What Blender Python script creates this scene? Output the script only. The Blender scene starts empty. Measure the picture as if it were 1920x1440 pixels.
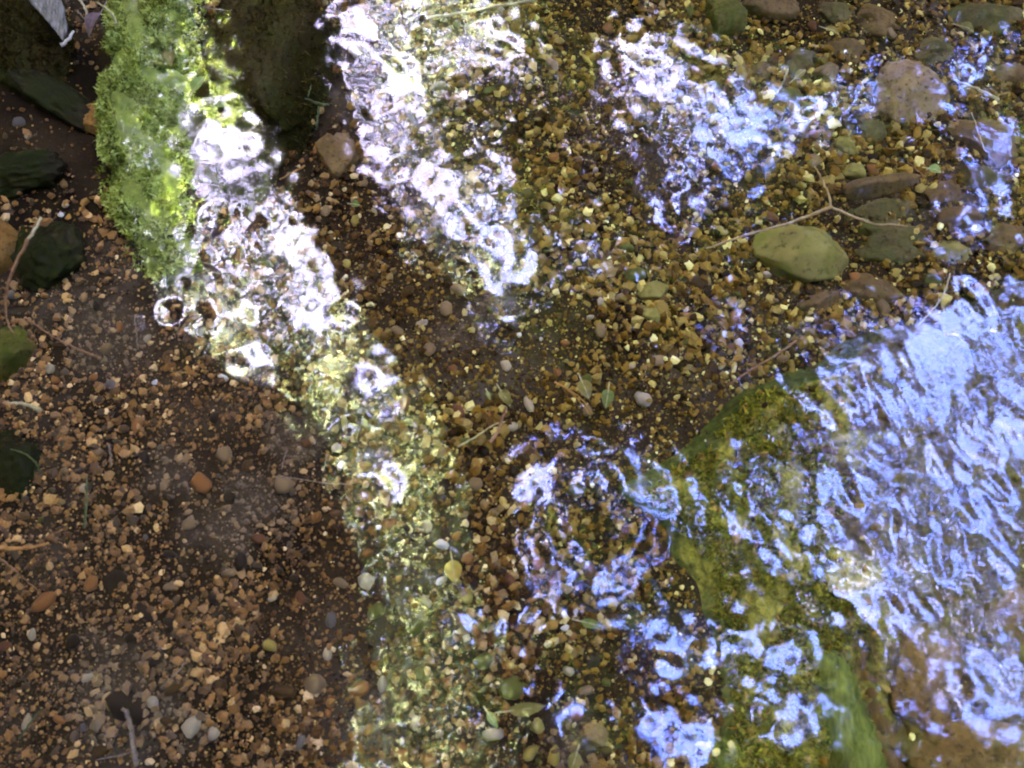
import bpy, math, random
import numpy as np
from mathutils import Vector, noise

R = math.radians
# ------------------------------------------------------------------ camera, sky, sun, exposure
scn = bpy.context.scene
COL = scn.collection
CAM_TILT, CAM_Y, CAM_H, HFOV = R(15), -0.19, 0.72, R(60)
cd = bpy.data.cameras.new('camera')
cam = bpy.data.objects.new('camera', cd)
COL.objects.link(cam)
cam.location = (0, CAM_Y, CAM_H)
cam.rotation_euler = (CAM_TILT, 0, 0)
cd.sensor_fit = 'HORIZONTAL'
cd.angle = HFOV
cd.clip_start = 0.02
cd.clip_end = 300
cd.dof.use_dof = True
cd.dof.focus_distance = 2.0
cd.dof.aperture_fstop = 12.0
scn.camera = cam

SUN_EL, SUN_AZ = R(47), R(-62)          # azimuth clockwise from +y, so the sun stands beyond the far left bank
world = bpy.data.worlds.new('World')
scn.world = world
world.use_nodes = True
wt = world.node_tree
bg = wt.nodes['Background']
sky = wt.nodes.new('ShaderNodeTexSky')
sky.sky_type = 'NISHITA'
sky.sun_disc = False
sky.sun_elevation = SUN_EL
sky.sun_rotation = SUN_AZ
sky.air_density = 1.0
sky.dust_density = 0.2
sky.ozone_density = 8.0
# thin broken cloud over the blue
tc = wt.nodes.new('ShaderNodeTexCoord')
mp = wt.nodes.new('ShaderNodeMapping')
mp.inputs['Location'].default_value = (0.35, 0.1, 0.0)
cn = wt.nodes.new('ShaderNodeTexNoise')
cn.inputs['Scale'].default_value = 1.5
cn.inputs['Detail'].default_value = 5
cr = wt.nodes.new('ShaderNodeValToRGB')
cr.color_ramp.elements[0].position = 0.42
cr.color_ramp.elements[1].position = 0.68
cloud = wt.nodes.new('ShaderNodeMix')
cloud.data_type = 'RGBA'
cloud.inputs['B'].default_value = (5.2, 5.1, 6.3, 1)
wt.links.new(tc.outputs['Generated'], mp.inputs['Vector'])
wt.links.new(mp.outputs['Vector'], cn.inputs['Vector'])
sx_ = wt.nodes.new('ShaderNodeVectorMath'); sx_.operation = 'DOT_PRODUCT'
sx_.inputs[1].default_value = (-0.9, 0.36, 0)          # the cloud bank lies towards the sun, clear blue away from it
cs = wt.nodes.new('ShaderNodeMath'); cs.operation = 'ADD'
wt.links.new(tc.outputs['Generated'], sx_.inputs[0])
wt.links.new(sx_.outputs['Value'], cs.inputs[0]); wt.links.new(cn.outputs['Fac'], cs.inputs[1])
wt.links.new(cs.outputs[0], cr.inputs['Fac'])
# high streaks of cirrus, and uneven brightness inside the cloud
wn = wt.nodes.new('ShaderNodeTexNoise'); wn.inputs['Scale'].default_value = 7.0; wn.inputs['Detail'].default_value = 6; wn.inputs['Distortion'].default_value = 0.8
wm = wt.nodes.new('ShaderNodeMapping'); wm.inputs['Scale'].default_value = (1.0, 2.6, 1.0); wm.inputs['Rotation'].default_value = (0, 0, 0.6)
wt.links.new(tc.outputs['Generated'], wm.inputs['Vector']); wt.links.new(wm.outputs['Vector'], wn.inputs['Vector'])
wr = wt.nodes.new('ShaderNodeMapRange'); wr.inputs['From Min'].default_value = 0.55; wr.inputs['From Max'].default_value = 0.74; wr.inputs['To Max'].default_value = 0.55
wt.links.new(wn.outputs['Fac'], wr.inputs['Value'])
wx = wt.nodes.new('ShaderNodeMath'); wx.operation = 'MAXIMUM'
wv = wt.nodes.new('ShaderNodeMath'); wv.operation = 'MULTIPLY_ADD'; wv.inputs[1].default_value = 0.93; wv.inputs[2].default_value = 0.07   # thin lilac veil everywhere
wt.links.new(cr.outputs['Color'], wx.inputs[0]); wt.links.new(wr.outputs['Result'], wx.inputs[1])
wt.links.new(wx.outputs[0], wv.inputs[0]); wt.links.new(wv.outputs[0], cloud.inputs['Factor'])
cb = wt.nodes.new('ShaderNodeValToRGB')
cb.color_ramp.elements[0].position = 0.36; cb.color_ramp.elements[0].color = (1.0, 0.85, 1.5, 1)
cb.color_ramp.elements[1].position = 0.68; cb.color_ramp.elements[1].color = (1.95, 1.8, 2.45, 1)
wt.links.new(wn.outputs['Fac'], cb.inputs['Fac'])
wt.links.new(cb.outputs['Color'], cloud.inputs['B'])
st = wt.nodes.new('ShaderNodeMix'); st.data_type = 'RGBA'; st.blend_type = 'MULTIPLY'; st.inputs['Factor'].default_value = 1.0
st.inputs['B'].default_value = (0.74, 0.57, 0.90, 1)           # the camera's cool white balance
wt.links.new(sky.outputs['Color'], st.inputs['A'])
wt.links.new(st.outputs['Result'], cloud.inputs['A'])
wt.links.new(cloud.outputs['Result'], bg.inputs['Color'])
bg.inputs['Strength'].default_value = 0.15

sl = bpy.data.lights.new('sun', 'SUN')
sl.energy = 4.0
sl.angle = R(0.5)
sl.color = (1.0, 0.94, 0.84)
sun = bpy.data.objects.new('sun', sl)
COL.objects.link(sun)
sun_dir = Vector((math.sin(SUN_AZ) * math.cos(SUN_EL), math.cos(SUN_AZ) * math.cos(SUN_EL), math.sin(SUN_EL)))
sun.rotation_euler = sun_dir.to_track_quat('Z', 'Y').to_euler()
sun.location = sun_dir * 30

scn.view_settings.view_transform = 'Standard'
scn.view_settings.look = 'None'
scn.view_settings.gamma = 1.0
scn.view_settings.use_curve_mapping = False
scn.view_settings.exposure = 8.6
scn.render.engine = 'CYCLES'
cy = scn.cycles
cy.max_bounces = 10
cy.diffuse_bounces = 4
cy.glossy_bounces = 3
cy.transmission_bounces = 6
cy.transparent_max_bounces = 12
cy.caustics_reflective = False
cy.caustics_refractive = False
cy.use_denoising = True
cy.sample_clamp_indirect = 0
scn.render.filter_size = 1.5
rng = np.random.default_rng(11)
random.seed(5)

# ------------------------------------------------------------------ helpers
def at(px, py, z=-0.045):
    """Photo pixel (1920 wide) to the point at height z, a tape measure for laying the scene out."""
    t = math.tan(HFOV / 2)
    u, v = (px - 960) / 960 * t, -(py - 720) / 960 * t
    c, s = math.cos(CAM_TILT), math.sin(CAM_TILT)
    d = (u, v * c + s, v * s - c)
    k = (CAM_H - z) / -d[2]
    return (d[0] * k, CAM_Y + d[1] * k, z)

MM = 0.00046                           # metres per photo pixel on the bed

def tag(o, label=None, cat=None, group=None, kind=None):
    if label: o['label'] = label
    if cat: o['category'] = cat
    if group: o['group'] = group
    if kind: o['kind'] = kind
    return o

def empty(name, loc=(0, 0, 0), rz=0.0):
    o = bpy.data.objects.new(name, None)
    o.empty_display_size = 0.02
    COL.objects.link(o)
    o.location = loc
    o.rotation_euler = (0, 0, rz)
    return o

def mesh_np(name, v, f, smooth=True):
    """mesh from arrays: v (N,3), f (M,3) or (M,4)"""
    v = np.asarray(v, np.float32); f = np.asarray(f, np.int32)
    me = bpy.data.meshes.new(name)
    n, k = f.shape
    me.vertices.add(len(v)); me.vertices.foreach_set('co', v.ravel())
    me.loops.add(n * k); me.loops.foreach_set('vertex_index', f.ravel())
    me.polygons.add(n)
    me.polygons.foreach_set('loop_start', np.arange(0, n * k, k, dtype=np.int32))
    me.polygons.foreach_set('use_smooth', np.full(n, smooth))
    me.update(calc_edges=True)
    me.validate()
    return me

def link(name, me, mat=None, parent=None, loc=None):
    o = bpy.data.objects.new(name, me)
    COL.objects.link(o)
    if mat and not me.materials: me.materials.append(mat)
    if parent: o.parent = parent
    if loc is not None: o.location = loc
    return o

def waves(x, y, seed, lmin, lmax, n=48, ang=None, spread=math.pi):
    """sum of sines with unit rms slope"""
    g = np.random.default_rng(seed)
    out = np.zeros_like(x)
    for i in range(n):
        lam = math.exp(g.uniform(math.log(lmin), math.log(lmax)))
        th = g.uniform(0, 2 * math.pi) if ang is None else ang + g.normal(0, spread)
        k = 2 * math.pi / lam
        out += (1 / k) * math.sqrt(2 / n) * np.sin(k * (x * math.cos(th) + y * math.sin(th)) + g.uniform(0, 6.283))
    return out

def blob(x, y, c, r, soft=0.6):
    d = np.sqrt((x - c[0]) ** 2 + (y - c[1]) ** 2) / r
    return 1 / (1 + np.exp((d - 1) / (0.18 * soft)))

def poly_sd(x, y, poly):
    """signed distance to a polygon, negative inside"""
    p = np.asarray(poly, float)
    d = np.full(x.shape, 1e9); ins = np.zeros(x.shape, bool)
    for i in range(len(p)):
        a, b = p[i], p[(i + 1) % len(p)]
        e = b - a
        wx, wy = x - a[0], y - a[1]
        t = np.clip((wx * e[0] + wy * e[1]) / (e @ e + 1e-12), 0, 1)
        d = np.minimum(d, (wx - e[0] * t) ** 2 + (wy - e[1] * t) ** 2)
        c = ((a[1] <= y) & (b[1] > y)) | ((b[1] <= y) & (a[1] > y))
        with np.errstate(divide='ignore', invalid='ignore'):
            xi = a[0] + (y - a[1]) / (b[1] - a[1] if b[1] != a[1] else 1e-12) * e[0]
        ins ^= c & (x < xi)
    d = np.sqrt(d)
    return np.where(ins, -d, d)

# ------------------------------------------------------------------ materials
def ramp(nt, fac, stops):
    r = nt.nodes.new('ShaderNodeValToRGB')
    e = r.color_ramp.elements
    while len(e) < len(stops): e.new(0.5)
    for el, (p, c) in zip(e, stops):
        el.position = p; el.color = (*c, 1)
    nt.links.new(fac, r.inputs['Fac'])
    return r.outputs['Color']

def new_mat(name, rough=0.6, spec=0.045):
    m = bpy.data.materials.new(name); m.use_nodes = True
    nt = m.node_tree; b = nt.nodes['Principled BSDF']
    b.inputs['Roughness'].default_value = rough
    b.inputs['Specular IOR Level'].default_value = spec
    return m, nt, b

def tex(nt, kind='Noise', scale=20.0, detail=6, coord='Object', dist=0.0, stretch=None, rough=0.6):
    t = nt.nodes.new('ShaderNodeTexCoord')
    n = nt.nodes.new('ShaderNodeTex' + kind)
    n.inputs['Scale'].default_value = scale
    if kind == 'Noise':
        n.inputs['Detail'].default_value = detail
        n.inputs['Distortion'].default_value = dist
        n.inputs['Roughness'].default_value = rough
    src = t.outputs[coord]
    if stretch:
        mpn = nt.nodes.new('ShaderNodeMapping'); mpn.inputs['Scale'].default_value = stretch
        nt.links.new(src, mpn.inputs['Vector']); src = mpn.outputs['Vector']
    nt.links.new(src, n.inputs['Vector'])
    return n.outputs['Fac'] if kind == 'Noise' else n.outputs['Distance']

def mix(nt, fac, a, b, mode='MIX'):
    n = nt.nodes.new('ShaderNodeMix'); n.data_type = 'RGBA'; n.blend_type = mode
    for k, s in (('Factor', fac), ('A', a), ('B', b)):
        if isinstance(s, (int, float)): n.inputs[k].default_value = s
        elif isinstance(s, tuple): n.inputs[k].default_value = (*s, 1)
        else: nt.links.new(s, n.inputs[k])
    return n.outputs['Result']

def bump(nt, b, h, strength=0.5, dist=0.002):
    n = nt.nodes.new('ShaderNodeBump')
    n.inputs['Strength'].default_value = strength; n.inputs['Distance'].default_value = dist
    nt.links.new(h, n.inputs['Height']); nt.links.new(n.outputs['Normal'], b.inputs['Normal'])

def mapr(nt, fac, lo, hi):
    n = nt.nodes.new('ShaderNodeMapRange'); n.interpolation_type = 'SMOOTHSTEP'
    n.inputs['From Min'].default_value = lo; n.inputs['From Max'].default_value = hi
    nt.links.new(fac, n.inputs['Value'])
    return n.outputs['Result']

def stone_mat(name, c1, c2, spots=None, film=None, film_lo=0.45, scale=60, bstr=0.6, rough=0.65):
    """two-tone mineral grain, optional spots, optional algae film where the noise says"""
    m, nt, b = new_mat(name, rough)
    n1 = tex(nt, scale=scale, detail=8)
    col = ramp(nt, n1, [(0.3, c1), (0.7, c2)])
    n2 = tex(nt, scale=scale * 6, detail=3)
    col = mix(nt, mapr(nt, n2, 0.50, 0.75), col, spots or tuple(x * 0.45 for x in c1))
    if film:
        n3 = tex(nt, scale=scale * 0.45, detail=7, dist=0.6)
        col = mix(nt, mapr(nt, n3, film_lo - 0.09, film_lo + 0.09), col, film)
    nt.links.new(col, b.inputs['Base Color'])
    bump(nt, b, n2, bstr, 0.002)
    return m

def plain_mat(name, c1, c2, scale=200, rough=0.6, bstr=0.3, stretch=None, translucent=0.0):
    m, nt, b = new_mat(name, rough)
    n1 = tex(nt, scale=scale, detail=5, stretch=stretch)
    col = ramp(nt, n1, [(0.33, c1), (0.67, c2)])
    nt.links.new(col, b.inputs['Base Color'])
    if bstr: bump(nt, b, n1, bstr, 0.001)
    if translucent:
        tr = nt.nodes.new('ShaderNodeBsdfTranslucent'); ms = nt.nodes.new('ShaderNodeMixShader')
        nt.links.new(col, tr.inputs['Color']); ms.inputs['Fac'].default_value = translucent
        nt.links.new(b.outputs['BSDF'], ms.inputs[1]); nt.links.new(tr.outputs['BSDF'], ms.inputs[2])
        nt.links.new(ms.outputs['Shader'], nt.nodes['Material Output'].inputs['Surface'])
    return m

def island_mat(name, stops, rough=0.55, grain=900, translucent=0.0, film=None):
    """one colour per loose piece of the mesh"""
    m, nt, b = new_mat(name, rough)
    g = nt.nodes.new('ShaderNodeNewGeometry')
    col = ramp(nt, g.outputs['Random Per Island'], stops)
    if grain:
        n1 = tex(nt, scale=grain, detail=3)
        col = mix(nt, 0.55, col, ramp(nt, n1, [(0.3, (0.35, 0.33, 0.30)), (0.7, (1, 1, 1))]), 'MULTIPLY')
    if film:
        fc, sc, lo, hi = film
        n2 = tex(nt, scale=sc, detail=5)
        col = mix(nt, mapr(nt, n2, lo, hi), col, fc)
    nt.links.new(col, b.inputs['Base Color'])
    if translucent:
        tr = nt.nodes.new('ShaderNodeBsdfTranslucent'); ms = nt.nodes.new('ShaderNodeMixShader')
        nt.links.new(col, tr.inputs['Color']); ms.inputs['Fac'].default_value = translucent
        nt.links.new(b.outputs['BSDF'], ms.inputs[1]); nt.links.new(tr.outputs['BSDF'], ms.inputs[2])
        nt.links.new(ms.outputs['Shader'], nt.nodes['Material Output'].inputs['Surface'])
    return m

def water_mat():
    m = bpy.data.materials.new('water'); m.use_nodes = True
    nt = m.node_tree
    nt.nodes.remove(nt.nodes['Principled BSDF'])
    # Fresnel for water (Schlick), the same from above and below
    lw = nt.nodes.new('ShaderNodeLayerWeight'); lw.inputs['Blend'].default_value = 0.5
    pw = nt.nodes.new('ShaderNodeMath'); pw.operation = 'POWER'; pw.inputs[1].default_value = 5
    ma = nt.nodes.new('ShaderNodeMath'); ma.operation = 'MULTIPLY_ADD'; ma.inputs[1].default_value = 0.979; ma.inputs[2].default_value = 0.021
    tr = nt.nodes.new('ShaderNodeBsdfTransparent'); tr.inputs['Color'].default_value = (0.97, 0.96, 0.90, 1)
    gl = nt.nodes.new('ShaderNodeBsdfGlossy'); gl.distribution = 'BECKMANN'; gl.inputs['Roughness'].default_value = 0.02
    # capillary ripples too fine for the mesh blur half of the mirror image
    g2 = nt.nodes.new('ShaderNodeBsdfGlossy'); g2.distribution = 'BECKMANN'; g2.inputs['Roughness'].default_value = 0.09
    mg = nt.nodes.new('ShaderNodeMixShader'); mg.inputs['Fac'].default_value = 0.36
    nt.links.new(gl.outputs['BSDF'], mg.inputs[1]); nt.links.new(g2.outputs['BSDF'], mg.inputs[2])
    ms = nt.nodes.new('ShaderNodeMixShader')
    nt.links.new(lw.outputs['Facing'], pw.inputs[0]); nt.links.new(pw.outputs[0], ma.inputs[0])
    nt.links.new(ma.outputs[0], ms.inputs['Fac'])
    nt.links.new(tr.outputs['BSDF'], ms.inputs[1]); nt.links.new(mg.outputs['Shader'], ms.inputs[2])
    nt.links.new(ms.outputs['Shader'], nt.nodes['Material Output'].inputs['Surface'])
    return m

def near_mask(nt, centres, soft=0.5):
    """1 near the given points of the bed: (photo x, photo y, radius in photo pixels)"""
    t_ = nt.nodes.new('ShaderNodeTexCoord'); out = None
    wob = tex(nt, scale=14, detail=6)
    for px, py, r in centres:
        x, y, _ = at(px, py)
        d = nt.nodes.new('ShaderNodeVectorMath'); d.operation = 'DISTANCE'; d.inputs[1].default_value = (x, y, -0.05)
        nt.links.new(t_.outputs['Object'], d.inputs[0])
        a = nt.nodes.new('ShaderNodeMath'); a.operation = 'MULTIPLY_ADD'; a.inputs[1].default_value = r * MM * 3.2; nt.links.new(wob, a.inputs[0]); nt.links.new(d.outputs['Value'], a.inputs[2])
        k = mapr(nt, a.outputs[0], r * MM * 2.75, r * MM * 1.9)
        if out is None: out = k
        else:
            mx = nt.nodes.new('ShaderNodeMath'); mx.operation = 'MAXIMUM'
            nt.links.new(out, mx.inputs[0]); nt.links.new(k, mx.inputs[1]); out = mx.outputs[0]
    return out
ALGAE_HAZE = [(880, 120, 130), (1340, 120, 60), (1560, 60, 110), (1400, 600, 150), (1010, 580, 60), (1640, 250, 90), (1830, 330, 110), (1180, 700, 70), (760, 1180, 80), (1060, 460, 60)]  # green algae patches; the top centre one paints reflected leaf green
SILT_HAZE = [(450, 960, 110), (230, 1290, 120), (190, 640, 110), (860, 615, 60), (560, 820, 70), (330, 900, 60), (930, 560, 40), (1100, 1370, 70), (420, 1010, 60), (380, 1370, 50)]  # silt patches whose grey also paints a milky reflected haze

# ------------------------------------------------------------------ setting: bed, water, banks, forest floor
def bed_z(x, y):
    x = np.asarray(x, float); y = np.asarray(y, float)
    z = -0.050 + 0.9 * waves(x, y, 3, 0.12, 0.45, 14) * 0.10 + 0.05 * waves(x, y, 4, 0.03, 0.09, 18)
    z += 0.014 * blob(x, y, at(250, 1100)[:2], 0.20, 2) + 0.008 * blob(x, y, at(150, 300)[:2], 0.14, 2)
    z -= 0.012 * blob(x, y, at(1250, 620)[:2], 0.16, 2)
    for q in ((1165, 1060), (1165, 1180), (1180, 1300), (1190, 1420)): z -= 0.016 * blob(x, y, at(*q)[:2], 0.036, 2)
    far = np.maximum(np.abs(x) - 1.2, 0)
    return z + np.minimum(0.10 * far ** 1.2, 0.35)

def grid_lines(a0, a1, b0, b1, fine, coarse):
    return np.unique(np.round(np.concatenate([np.arange(a0, b0, coarse), np.arange(b0, b1, fine), np.arange(b1, a1 + coarse, coarse)]), 5))

def sheet(name, xs, ys, zf, mat):
    X, Y = np.meshgrid(xs, ys)
    Z = zf(X, Y)
    nx, ny = len(xs), len(ys)
    idx = np.arange(nx * ny).reshape(ny, nx)
    f = np.stack([idx[:-1, :-1], idx[:-1, 1:], idx[1:, 1:], idx[1:, :-1]], -1).reshape(-1, 4)
    return link(name, mesh_np(name, np.stack([X, Y, Z], -1).reshape(-1, 3), f), mat)

m_bed, nt, b = new_mat('silt', 0.8)
n1 = tex(nt, scale=9, detail=8)
n2 = tex(nt, scale=190, detail=9, rough=0.75, dist=0.5)
c = ramp(nt, n1, [(0.35, (0.010, 0.0055, 0.0018)), (0.52, (0.024, 0.0145, 0.006)), (0.7, (0.055, 0.040, 0.024))])
c = mix(nt, mapr(nt, n2, 0.58, 0.70), c, (0.12, 0.082, 0.036))
c = mix(nt, mapr(nt, tex(nt, scale=300, detail=2), 0.60, 0.68), c, (0.010, 0.006, 0.002))
c = mix(nt, near_mask(nt, SILT_HAZE), c, ramp(nt, n2, [(0.3, (0.026, 0.0165, 0.008)), (0.55, (0.052, 0.035, 0.019)), (0.7, (0.18, 0.125, 0.07))]))
c = mix(nt, near_mask(nt, [(60, 150, 200), (90, 440, 130), (520, 160, 150), (0, 330, 100)]), c, (0.007, 0.004, 0.0015))  # darker bed colour paints the deep shade of the upper left
nt.links.new(c, b.inputs['Base Color'])
bump(nt, b, n2, 0.8, 0.003)
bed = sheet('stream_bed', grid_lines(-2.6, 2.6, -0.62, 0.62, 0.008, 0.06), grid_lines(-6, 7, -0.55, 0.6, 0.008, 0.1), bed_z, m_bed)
tag(bed, 'brown silty bed of the shallow stream', kind='structure')

# feet of the pond skaters press dimples into the surface film
DIMPLES = [(318, 583, 21), (377, 592, 26), (404, 404, 26), (452, 395, 17), (503, 410, 24), (345, 437, 16), (378, 455, 15), (398, 463, 13),
           (428, 480, 24), (491, 456, 15), (370, 484, 18), (360, 503, 12), (343, 532, 14), (404, 528, 16), (462, 447, 11), (556, 412, 11)]

def water_z(x, y):
    fine = waves(x, y, 21, 0.010, 0.018, 60)
    mid = waves(x, y, 22, 0.016, 0.036, 60)
    streak = waves(x, y, 23, 0.015, 0.05, 60, R(30), 0.38)
    def B(px, py, r, soft=1.5): return blob(x, y, at(px, py, 0)[:2], r * MM * 0.95, soft)
    af = 0.0022 + 0.0040 * B(1150, 130, 330) + 0.0022 * B(720, 200, 180) + 0.002 * B(530, 550, 110) + 0.0012 * B(1250, 1250, 300)
    am = 0.0125 + 0.003 * B(1050, 1000, 300) + 0.003 * B(850, 400, 250) + 0.002 * B(1300, 300, 250)
    ast = 0.001 + 0.019 * B(1800, 860, 420) + 0.005 * B(1480, 1000, 300) + 0.006 * B(1350, 230, 180) + 0.004 * B(1800, 200, 300)
    am = am * (1 - 0.7 * B(1800, 860, 420))
    calm = 1 - 0.72 * B(430, 420, 130, 1.0) - 0.6 * B(340, 600, 80, 1.0)
    calm = np.clip(calm * (1 - 0.55 * B(150, 900, 420, 2)), 0.15, 1)
    z = fine * af * calm + mid * am * calm + streak * ast
    for px, py, r in DIMPLES:
        c = at(px, py, 0)
        d2 = (x - c[0]) ** 2 + (y - c[1]) ** 2
        s = r * MM * 0.45
        z -= 0.00052 * (r / 20) * np.exp(-d2 / (2 * s * s))
        z += 0.00010 * np.exp(-(np.sqrt(d2) - 3.1 * s) ** 2 / (2 * (0.5 * s) ** 2))
    return z
water = sheet('water', grid_lines(-1.9, 1.9, -0.56, 0.56, 0.0026, 0.03), grid_lines(-6, 7, -0.50, 0.52, 0.0026, 0.05), water_z, water_mat())
tag(water, 'clear rippled shallow water running over gravel and mirroring sky and leaves', kind='structure')

def bank_z(x, y):
    e = np.clip((-0.575 - x + 0.05 * np.sin(y * 5) + 0.02 * np.sin(y * 17)) / 0.30, 0, 1)
    return -0.10 + 0.52 * e * e * (3 - 2 * e) + 0.25 * waves(x, y, 33, 0.05, 0.3, 20) * e
m_soil = plain_mat('soil', (0.012, 0.008, 0.004), (0.04, 0.027, 0.014), 5, 0.9, 0.6)
bank = sheet('shading_bank', np.linspace(-1.6, -0.50, 70), np.linspace(-1.5, 2.4, 160), bank_z, m_soil)  # earth bank added out of view to shade the left bed
tag(bank, 'steep dark earth bank added out of view to shade this side of the stream', kind='structure')
def floor_z(x, y):
    a = np.maximum(np.abs(x) - 1.35, 0)
    return -0.25 + 0.75 * (1 - np.exp(-(a / 0.55) ** 1.5)) + 0.4 * waves(x, y, 31, 0.4, 2.5, 16) * 0.3 * (a > 0)
def floor_lines():
    return np.unique(np.concatenate([-np.geomspace(1.3, 60, 40), np.linspace(-1.3, 1.3, 14), np.geomspace(1.3, 60, 40)]))
fl = sheet('forest_floor', floor_lines(), np.linspace(-60, 60, 90), floor_z, m_soil)
tag(fl, 'dark leaf mould of the woodland floor on both banks', kind='structure')
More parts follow.
